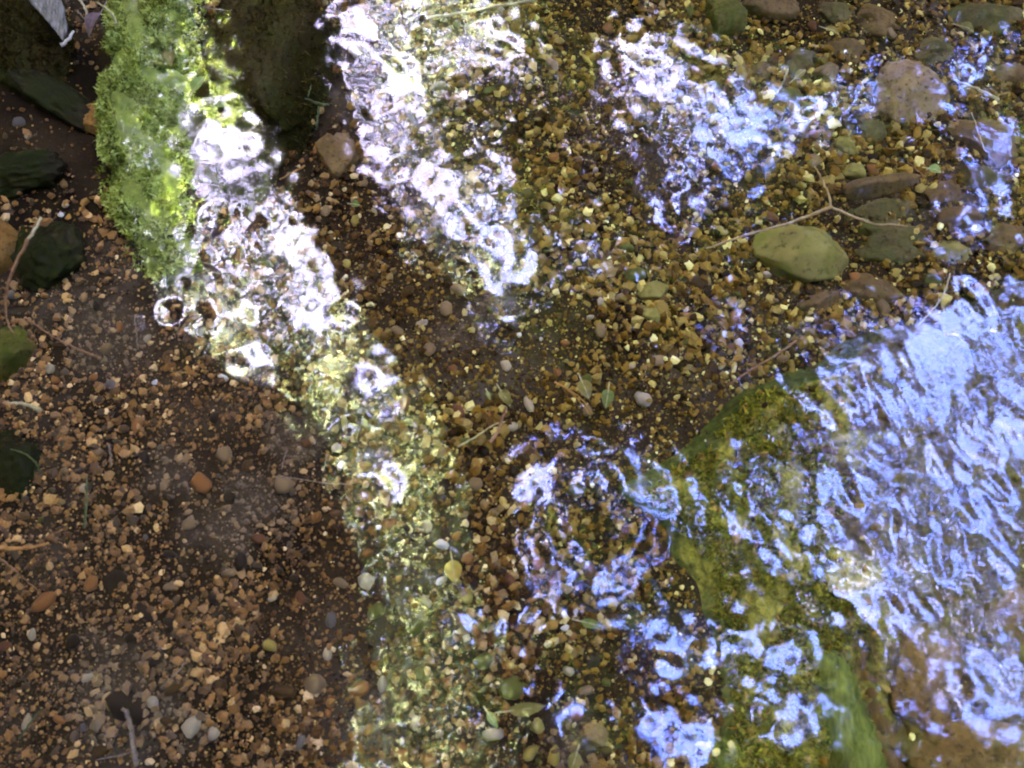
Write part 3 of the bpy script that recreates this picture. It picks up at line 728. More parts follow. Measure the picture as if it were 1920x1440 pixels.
rock('brown_stone', 'wide brown stone beneath the blue reflections at the far corner', 'stone', 1850, 270, 130, 120, 0.030, 10, m_brown, 126, 0.45)
rock('green_stone', 'algae green stone in the far corner of the stream', 'stone', 1850, 25, 160, 80, 0.030, 0, m_green, 127, 0.4)
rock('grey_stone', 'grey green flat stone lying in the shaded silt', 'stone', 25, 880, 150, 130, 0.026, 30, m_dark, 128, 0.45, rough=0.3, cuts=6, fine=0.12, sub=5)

for i, (px, py, w, h, rot, mt, lab) in enumerate([
    (1482, 176, 84, 56, 20, m_green, 'olive stone under the blue reflection patch'), (1426, 118, 70, 52, -10, m_brown, 'brown stone between the mossy cobble and the blue reflections'),
    (1622, 236, 96, 60, 10, m_green, 'algae stained stone between the pitted boulder and the ridged stone'), (1762, 366, 86, 54, -15, m_brown, 'brown stone just beneath the bright green floating leaf'),
    (1838, 338, 100, 62, 8, m_green, 'olive stone by the small blue glint at the picture edge'), (1588, 268, 66, 40, 25, m_olive, 'small ochre stone above the flat ochre stone'),
    (1884, 452, 96, 70, 0, m_brown, 'brown stone at the picture edge upstream of the slab glare'), (1758, 86, 92, 60, -20, m_green, 'mossy stone between the pitted boulder and the far corner'),
    (1652, 34, 104, 66, 12, m_brown, 'brown stone at the top edge beside the gravel lump'), (1566, 22, 76, 50, 0, m_green, 'mossy stone at the top edge near the lime leaf scrap'),
    (1780, 470, 80, 50, 10, m_olive, 'ochre stone between the green sunken stone and the slab glare'), (1545, 560, 86, 46, -14, m_brown, 'flat brown stone tucked under the near side of the fist stone'),
    (1905, 130, 80, 60, 10, m_brown, 'brown stone under the pale grass stalk at the picture edge'), (1500, 236, 60, 44, 5, m_brown, 'brown stone at the tip of the blue reflection patch')]):
    rock('bed_stone', lab, 'stone', px, py, w, h, 0.022, rot, mt, 500 + i, 0.42, rough=0.38, cuts=6, fine=0.09)

# ---- submerged slab that fills the near corner
SLAB = [at(*q)[:2] for q in [(1150, 905), (1255, 830), (1372, 735), (1475, 672), (1590, 612), (1725, 585), (1850, 520), (2050, 480), (2150, 800), (2150, 1650),
                             (1215, 1650), (1195, 1420), (1215, 1240), (1175, 1060)]]
def slab_z(x, y):
    d = -poly_sd(x, y, SLAB) + 0.22 * waves(x, y, 51, 0.04, 0.14, 16)
    far_side = 1 / (1 + np.exp(-((y - at(0, 960)[1]) - 0.35 * (x - at(1200, 0)[0])) / 0.02))
    wdt = 0.040 + 0.085 * (1 - far_side)
    h = np.clip((d + 0.012) / wdt, 0, 1)
    h = h * h * (3 - 2 * h)
    top = -0.022 + 0.06 * waves(x, y, 52, 0.05, 0.25, 16) + 0.10 * waves(x, y, 53, 0.008, 0.03, 24)
    gx = at(1590, 1200)[0]
    top = top - 0.010 * np.clip(1 - np.abs(x - gx) / 0.014, 0, 1) * (y < at(1590, 1180)[1])      # crack
    lo = at(1270, 1250)
    top = top - 0.016 * blob(x, y, lo[:2], 0.035, 2)
    return -0.085 + (top + 0.085) * h, d
sx = np.arange(at(1120, 900)[0], at(2150, 900)[0], 0.0035)
sy = np.arange(at(960, 1650)[1], at(960, 470)[1], 0.0035)
X, Y = np.meshgrid(sx, sy)
Z, D = slab_z(X, Y)
idx = np.arange(X.size).reshape(X.shape)
f = np.stack([idx[:-1, :-1], idx[:-1, 1:], idx[1:, 1:], idx[1:, :-1]], -1).reshape(-1, 4)
f = f[(D.ravel()[f] > -0.011).all(1)]
m_slab, nt, b = new_mat('slab', 0.6)
n1 = tex(nt, scale=16, detail=8, dist=0.4)
n2 = tex(nt, scale=170, detail=4)
rock_c = ramp(nt, n2, [(0.3, (0.018, 0.010, 0.003)), (0.5, (0.048, 0.030, 0.009)), (0.72, (0.115, 0.075, 0.024))])
moss_c = ramp(nt, n2, [(0.3, (0.045, 0.038, 0.005)), (0.5, (0.15, 0.135, 0.016)), (0.72, (0.30, 0.24, 0.035))])
t_ = nt.nodes.new('ShaderNodeTexCoord'); sp_ = nt.nodes.new('ShaderNodeSeparateXYZ'); nt.links.new(t_.outputs['Object'], sp_.inputs[0])
ad = nt.nodes.new('ShaderNodeMath'); ad.operation = 'MULTIPLY_ADD'; ad.inputs[1].default_value = 1.9; ad.inputs[2].default_value = -at(1560, 1000)[0] * 1.9
nt.links.new(sp_.outputs['X'], ad.inputs[0])
sm = nt.nodes.new('ShaderNodeMath'); sm.operation = 'ADD'; nt.links.new(ad.outputs[0], sm.inputs[0]); nt.links.new(n1, sm.inputs[1])
col = mix(nt, mapr(nt, sm.outputs[0], 0.42, 0.58), moss_c, rock_c)
ge = nt.nodes.new('ShaderNodeNewGeometry'); sg = nt.nodes.new('ShaderNodeSeparateXYZ'); nt.links.new(ge.outputs['Normal'], sg.inputs[0])
gx_ = nt.nodes.new('ShaderNodeMath'); gx_.operation = 'MULTIPLY'
nt.links.new(mapr(nt, sg.outputs['Z'], 0.90, 0.72), gx_.inputs[0]); nt.links.new(mapr(nt, sp_.outputs['X'], at(1640, 0)[0], at(1500, 0)[0]), gx_.inputs[1])
alg = gx_.outputs[0]
col = mix(nt, alg, col, ramp(nt, n2, [(0.3, (0.022, 0.027, 0.005)), (0.5, (0.045, 0.056, 0.009)), (0.7, (0.10, 0.085, 0.02))]))
nt.links.new(col, b.inputs['Base Color']); bump(nt, b, n2, 1.0, 0.004)
slab = link('stone_slab', mesh_np('stone_slab', np.stack([X, Y, Z], -1).reshape(-1, 3), f), m_slab)
tag(slab, 'large submerged stone slab with yellow green moss on its near side and golden rock beyond', 'slab')

def tufts(name, pos, nrm, size, g, mat, parent, lean=0.8, width=0.16):
    """moss and leafy filaments: bent blades of two triangles"""
    n = len(pos)
    d = nrm + g.normal(0, lean, (n, 3)); d /= np.linalg.norm(d, axis=1, keepdims=True)
    s = np.cross(d, g.normal(size=(n, 3))); s /= np.linalg.norm(s, axis=1, keepdims=True)
    L = size[:, None]
    bend = g.normal(0, 0.25, (n, 3)) * L
    a = pos - s * L * width; b_ = pos + s * L * width
    c_ = pos + d * L * 0.55 + s * L * width * 0.8 + bend * 0.3
    e = pos + d * L + bend
    v = np.stack([a, b_, c_, e], 1).reshape(-1, 3)
    i = np.arange(n)[:, None] * 4
    o = link(name, mesh_np(name, v, np.concatenate([i + [0, 1, 2], i + [0, 2, 3]], 0), False), mat, parent)
    o['kind'] = 'stuff'
    return o

m_slabmoss = island_mat('slab_moss', [(0, (0.04, 0.04, 0.004)), (0.45, (0.14, 0.14, 0.012)), (0.8, (0.30, 0.27, 0.025)), (1, (0.34, 0.18, 0.03))], 0.6, 0, 0.3)
g = np.random.default_rng(41)
n = 60000
mx, my = g.uniform(at(1180, 900)[0], at(1640, 900)[0], n), g.uniform(at(960, 1460)[1], at(960, 740)[1], n)
mz, md = slab_z(mx, my)
cl = waves(mx, my, 61, 0.02, 0.07, 20) * 60 + waves(mx, my, 62, 0.006, 0.02, 20) * 120
edge = at(1545, 1000)[0] + 0.012 * np.sin(my * 60) - np.clip(at(960, 800)[1] - my, -1, 0) * 0.5
k = (md > 0.018) & (cl > -0.25) & (mx < edge + g.normal(0, 0.008, n)) & (mz > -0.042)
tufts('moss', np.stack([mx, my, mz], -1)[k], np.array([[0, 0, 0.5]]), g.uniform(0.003, 0.007, k.sum()), g, m_slabmoss, slab, 0.9, 0.22)

# ---- mossy log lying under the surface, brightest thing on the bed
LOGP = [(285, -70), (292, 40), (296, 130), (290, 220), (280, 300), (292, 400), (345, 530)]
LOGR = [0.034, 0.036, 0.040, 0.040, 0.036, 0.032, 0.024]
LOGZ = [-0.034, -0.036, -0.043, -0.047, -0.050, -0.054, -0.060]
lp = smooth_path([Vector(at(x, y, z)) for (x, y), z in zip(LOGP, LOGZ)], 40)
lr = np.interp(np.linspace(0, 6, 41), range(7), LOGR)
m_logbark = plain_mat('log_bark', (0.05, 0.062, 0.010), (0.15, 0.17, 0.03), 160, 0.8, 0.9)
m_moss = island_mat('bright_moss', [(0, (0.05, 0.06, 0.006)), (0.25, (0.17, 0.19, 0.02)), (0.6, (0.33, 0.37, 0.065)), (1, (0.56, 0.60, 0.17))], 0.6, 0, 0.4)
lg = empty('mossy_log', tuple(lp[20]))
tag(lg, 'short sunken log thickly covered with bright yellow green moss', 'log')
link('wood', tube_mesh('wood', [q - lp[20] for q in lp], list(lr), 22, 0.18, 9), m_logbark, lg)
n = 52000
u = g.uniform(0, 40, n); i0 = np.minimum(u.astype(int), 39)
LP = np.array([q[:] for q in lp])
ctr = LP[i0] + (LP[i0 + 1] - LP[i0]) * (u - i0)[:, None]
dirs = LP[i0 + 1] - LP[i0]; dirs /= np.linalg.norm(dirs, axis=1, keepdims=True)
sd = np.cross(dirs, [0, 0, 1.0]); sd /= np.linalg.norm(sd, axis=1, keepdims=True)
upv = np.cross(sd, dirs)
a = g.normal(0, 0.85, n)
nr = sd * np.sin(a)[:, None] + upv * np.cos(a)[:, None]
lump = waves(ctr[:, 0] + 0.05 * a, ctr[:, 1], 72, 0.02, 0.06, 20)
p = ctr + nr * (np.interp(u / 40 * 6, range(7), LOGR) * 1.02 + np.clip(lump * 1.3, -0.005, 0.009))[:, None]
cl = waves(p[:, 0], p[:, 1], 71, 0.008, 0.03, 30) * 130 + 0.55 - np.clip(u - 30, 0, 10) * 0.10 - 0.5 * (np.abs(a) - 0.8).clip(0)
k = cl > -0.5
tufts('moss', p[k] - LP[20], nr[k] * 0.4, g.uniform(0.0022, 0.0055, k.sum()), g, m_moss, lg, 1.3, 0.30)

# dull filament moss on the two dark boulders
m_dullmoss = island_mat('dull_moss', [(0, (0.009, 0.008, 0.0015)), (0.6, (0.032, 0.022, 0.004)), (1, (0.065, 0.046, 0.010))], 0.7, 0, 0.2)
for o in [q for q in list(COL.objects) if q.name.startswith('mossy_boulder')]:
    me = o.data
    vv = np.zeros(len(me.vertices) * 3, np.float32); me.vertices.foreach_get('co', vv); vv = vv.reshape(-1, 3)
    nn = np.zeros(len(me.vertices) * 3, np.float32); me.vertices.foreach_get('normal', nn); nn = nn.reshape(-1, 3)
    up = np.nonzero(nn[:, 2] > 0.15)[0]
    k = g.choice(up, 9000)
    tufts('moss', vv[k] + g.normal(0, 0.0025, (9000, 3)), nn[k] * 0.5, g.uniform(0.003, 0.007, 9000), g, m_dullmoss, o, 0.8, 0.12)

# ---- mossy branch on the slab, and the reddish wood beside it
m_wood = plain_mat('green_wood', (0.030, 0.040, 0.006), (0.115, 0.125, 0.022), 50, 0.7, 1.0, (6, 0.5, 6))
m_red = plain_mat('red_wood', (0.040, 0.020, 0.006), (0.095, 0.054, 0.017), 50, 0.7, 1.0, (6, 0.6, 6))
def timber(name, label, pts, rads, mat, seed):
    P = [Vector(at(x, y, z)) for x, y, z in pts]
    q = smooth_path(P, 24); r = np.interp(np.linspace(0, len(rads) - 1, 25), range(len(rads)), rads)
    o = link(name, tube_mesh(name, [a_ - q[0] for a_ in q], list(r), 20, 0.35, seed), mat, None, tuple(q[0]))
    o.scale = (1, 1, 1)
    return tag(o, label, 'branch')
br = timber('mossy_branch', 'thick green mossy branch lying on the slab at the bottom edge', [(1552, 1222, -0.030), (1568, 1290, -0.026), (1590, 1370, -0.026), (1622, 1470, -0.026)], [0.010, 0.0175, 0.019, 0.021], m_wood, 4)
timber('bark_strip', 'reddish brown strip of wood alongside the green mossy branch', [(1608, 1170, -0.038), (1632, 1260, -0.036), (1655, 1360, -0.036), (1690, 1480, -0.036)], [0.008, 0.013, 0.015, 0.016], m_red, 5)
rock('golden_rock', 'golden brown rock rising from the slab beside the reddish wood', 'stone', 1705, 1275, 130, 210, 0.034, 5, m_golden, 140, 0.5, z=-0.020, rough=0.3, cuts=6, fine=0.05)
rock('golden_rock', 'wide mossy golden rock along the bottom edge of the slab', 'stone', 1790, 1410, 280, 130, 0.030, 5, m_golden, 141, 0.5, z=-0.023, rough=0.35, cuts=4, fine=0.06)
rock('golden_rock', 'orange brown rock under the blue glare at the slab edge', 'stone', 1885, 1165, 120, 130, 0.030, 25, m_golden, 142, 0.5, z=-0.020, rough=0.2)

# ------------------------------------------------------------------ gravel: what nobody could count is one mass
m_gravel = island_mat('gravel', [(0.0, (0.007, 0.0029, 0.0008)), (0.14, (0.025, 0.0098, 0.0024)), (0.36, (0.067, 0.0284, 0.0056)), (0.56, (0.123, 0.0568, 0.0112)), (0.74, (0.174, 0.0902, 0.0240)),
                                 (0.84, (0.118, 0.0686, 0.0304)), (0.92, (0.258, 0.1617, 0.0640)), (0.975, (0.370, 0.2499, 0.1200)), (1.0, (0.560, 0.4214, 0.2480))], 0.45, 700, film=((0.040, 0.029, 0.017), 10, 0.58, 0.78))
# olive tint painting algae and reflected leaf haze on the open water's gravel
nt = m_gravel.node_tree; b = nt.nodes['Principled BSDF']
src = b.inputs['Base Color'].links[0].from_socket
t_ = nt.nodes.new('ShaderNodeTexCoord'); sp_ = nt.nodes.new('ShaderNodeVectorMath'); sp_.operation = 'DOT_PRODUCT'; sp_.inputs[1].default_value = (1.0, 0.35, 0)
nt.links.new(t_.outputs['Object'], sp_.inputs[0])
sm = nt.nodes.new('ShaderNodeMath'); sm.operation = 'MULTIPLY_ADD'; sm.inputs[1].default_value = 0.55
nt.links.new(tex(nt, scale=7, detail=4), sm.inputs[0]); nt.links.new(sp_.outputs['Value'], sm.inputs[2])
src2 = mix(nt, near_mask(nt, [(a_, b2, c2 * 1.15) for a_, b2, c2 in SILT_HAZE]), src, mix(nt, 0.6, src, (0.085, 0.070, 0.052)))
src2 = mix(nt, near_mask(nt, ALGAE_HAZE), src2, mix(nt, 0.55, src2, (0.040, 0.050, 0.007)))
src2 = mix(nt, mapr(nt, sm.outputs[0], 0.16, -0.10), src2, mix(nt, 0.28, mix(nt, 1.0, src2, (1.75, 1.52, 1.06), 'MULTIPLY'), (0.155, 0.112, 0.060)))  # left gravel made paler and greyer, painting the milky reflected sheen
nt.links.new(mix(nt, mapr(nt, sm.outputs[0], 0.05, 0.36), src2, mix(nt, 1.0, src, (1.22, 1.42, 0.78), 'MULTIPLY')), b.inputs['Base Color'])

def gravel(name, n, x0, x1, y0, y1, smin, smax, seed, mat, dens=None, sink=0.15, sig=0.35, base=1):
    g = np.random.default_rng(seed)
    bases = []
    for i in range(14):
        v, f = ICO[base]
        v = v * g.uniform(0.55, 1.25, (len(v), 1)) * g.uniform(0.5, 1.3, 3)
        bases.append(v)
    f0 = ICO[base][1]
    x, y = g.uniform(x0, x1, n), g.uniform(y0, y1, n)
    if dens is not None:
        k = g.random(n) < dens(x, y); x, y = x[k], y[k]; n = len(x)
    s = np.clip(np.exp(g.normal(math.log(math.sqrt(smin * smax)), sig, n)), smin, smax) / 2
    s *= 1 - 0.28 * blob(x, y, at(250, 1150)[:2], 0.24, 3)
    s *= np.clip(1 + 9 * waves(x, y, 84, 0.06, 0.25, 24), 0.68, 1.4)
    fl = g.uniform(0.4, 0.9, n)
    q = g.normal(size=(n, 4)); q /= np.linalg.norm(q, axis=1, keepdims=True)
    w_, a, b_, c_ = q.T
    M = np.stack([1 - 2 * (b_ * b_ + c_ * c_), 2 * (a * b_ - c_ * w_), 2 * (a * c_ + b_ * w_), 2 * (a * b_ + c_ * w_), 1 - 2 * (a * a + c_ * c_), 2 * (b_ * c_ - a * w_),
                  2 * (a * c_ - b_ * w_), 2 * (b_ * c_ + a * w_), 1 - 2 * (a * a + b_ * b_)], -1).reshape(n, 3, 3)
    kind = g.integers(0, 14, n)
    V = np.array(bases)[kind]
    V = np.einsum('nij,nvj->nvi', M, V) * s[:, None, None]
    V[:, :, 2] *= fl[:, None]
    sz, sd_ = slab_z(x, y)
    z = np.maximum(bed_z(x, y), np.where(sd_ > -0.011, sz, -1)) + s * (0.5 - sink) + g.uniform(0, 1, n) ** 2 * 0.003
    V += np.stack([x, y, z], -1)[:, None]
    nv = V.shape[1]
    F = (np.arange(n)[:, None, None] * nv + f0[None]).reshape(-1, 3)
    o = link(name, mesh_np(name, V.reshape(-1, 3), F, False), mat)
    return o
def d_main(x, y):
    sl_ = poly_sd(x, y, SLAB)
    d = 0.96 * np.ones_like(x)
    u_ = waves(x, y, 81, 0.05, 0.22, 24) * 22
    wx_, wy_ = x + 0.5 * waves(x, y, 82, 0.03, 0.2, 20), y + 0.5 * waves(x, y, 83, 0.03, 0.2, 20)
    for px, py, r in SILT_HAZE: d -= 0.22 * blob(wx_, wy_, at(px, py)[:2], r * MM * 1.05, 2)
    left = blob(x, y, at(250, 900)[:2], 0.22, 2) + blob(x, y, at(120, 480)[:2], 0.16, 2)
    d -= np.clip(left, 0, 1) * np.clip(0.08 + 0.4 * u_, 0, 0.5)
    sz, sd_ = slab_z(x, y)
    d = np.where((sd_ > -0.011) & (sz > bed_z(x, y) + 0.001 + 0.004 * u_), np.where(sd_ < 0.035 + 0.03 * u_ - 0.12 * np.clip((y - at(0, 1000)[1]) / 0.08, 0, 1), 0.85, 0.035), d)
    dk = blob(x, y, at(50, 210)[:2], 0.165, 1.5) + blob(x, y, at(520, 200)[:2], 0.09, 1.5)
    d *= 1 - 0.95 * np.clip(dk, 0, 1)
    return d
E = (at(-130, 0)[0], at(2050, 0)[0], at(960, 1580)[1], at(960, -130)[1])
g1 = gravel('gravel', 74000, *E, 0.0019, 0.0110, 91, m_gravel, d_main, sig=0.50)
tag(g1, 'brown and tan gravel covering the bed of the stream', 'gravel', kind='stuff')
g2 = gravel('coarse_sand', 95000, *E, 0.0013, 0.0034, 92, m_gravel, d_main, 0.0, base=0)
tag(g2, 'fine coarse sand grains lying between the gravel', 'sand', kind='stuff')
g3 = gravel('gravel', 22000, E[0] - 0.45, E[1] + 0.45, E[2] - 0.45, E[3] + 0.45, 0.0040, 0.0130, 93, m_gravel,
            lambda x, y: np.where((x > E[0]) & (x < E[1]) & (y > E[2]) & (y < E[3]), 0.0, 0.9), base=0)
tag(g3, 'brown gravel running on up and down the stream beyond the picture', 'gravel', kind='stuff')
# ------------------------------------------------------------------ pebbles one can pick out
def peb_mat(name, c1, c2, **kw): return stone_mat(name, c1, c2, scale=110, bstr=0.4, rough=0.5, **kw)
PM = {'white': peb_mat('white_quartz', (0.2850, 0.2538, 0.2016), (0.4275, 0.3834, 0.3072), spots=(0.2280, 0.1836, 0.1200)),
      'cream': peb_mat('cream_pebble', (0.1824, 0.1350, 0.0720), (0.2964, 0.2322, 0.1392)),
      'tan': peb_mat('tan_pebble', (0.0969, 0.0594, 0.0240), (0.1710, 0.1134, 0.0528)),
      'orange': peb_mat('orange_pebble', (0.1197, 0.0459, 0.0104), (0.2052, 0.0918, 0.0288)),
      'red brown': peb_mat('red_brown_pebble', (0.0522, 0.0198, 0.0080), (0.1140, 0.0495, 0.0208)),
      'brown': peb_mat('brown_pebble', (0.0285, 0.0153, 0.0048), (0.0684, 0.0378, 0.0136)),
      'dark': peb_mat('dark_pebble', (0.008, 0.005, 0.002), (0.030, 0.019, 0.010), spots=(0.05, 0.035, 0.02)),
      'olive': peb_mat('olive_pebble', (0.0570, 0.0459, 0.0104), (0.1140, 0.0891, 0.0240), film=(0.0513, 0.0540, 0.0096)),
      'yellow': peb_mat('yellow_pebble', (0.1596, 0.1134, 0.0216), (0.2565, 0.1944, 0.0480)),
      'grey': peb_mat('grey_pebble', (0.0570, 0.0459, 0.0336), (0.1140, 0.0945, 0.0720))}
PEB = {}
for sh, kw in {'rounded': dict(rough=0.25, cuts=5), 'angular': dict(rough=0.25, cuts=11), 'flat': dict(rough=0.3, cuts=6), 'oval': dict(rough=0.22, cuts=4)}.items():
    PEB[sh] = [rock_mesh('pebble', {'rounded': (1, .9, .7), 'angular': (1, .85, .75), 'flat': (1, .8, .38), 'oval': (1, .62, .55)}[sh], 300 + 10 * i + len(sh), 2 if sh != 'angular' else 2, fine=0.03, **kw) for i in range(4)]
pebble_cache = {}
def pebble(px, py, w, colour, shape, label, rot=None, group=None, lift=-0.05, z=None):
    key = (colour, shape, random.randrange(4))
    if key not in pebble_cache:
        me = PEB[shape][key[2]].copy(); me.name = 'pebble'; me.materials.clear(); me.materials.append(PM[colour]); pebble_cache[key] = me
    o = bpy.data.objects.new('pebble', pebble_cache[key])
    COL.objects.link(o)
    x, y, _ = at(px, py)
    s = w * MM / 2
    if z is None:
        z = float(bed_z(x, y)); zs, ds = slab_z(np.array([x]), np.array([y]))
        if ds[0] > -0.011: z = max(z, float(zs[0]))
    o.location = (x, y, z + 0.0025 + s * lift)
    o.scale = (s * random.uniform(.85, 1.15), s * random.uniform(.75, 1.1), s * random.uniform(.75, 1.1))
    o.rotation_euler = (random.uniform(-.3, .3), random.uniform(-.3, .3), R(-rot) if rot is not None else random.uniform(0, 6.28))
    tag(o, label, 'pebble', group)
    return o

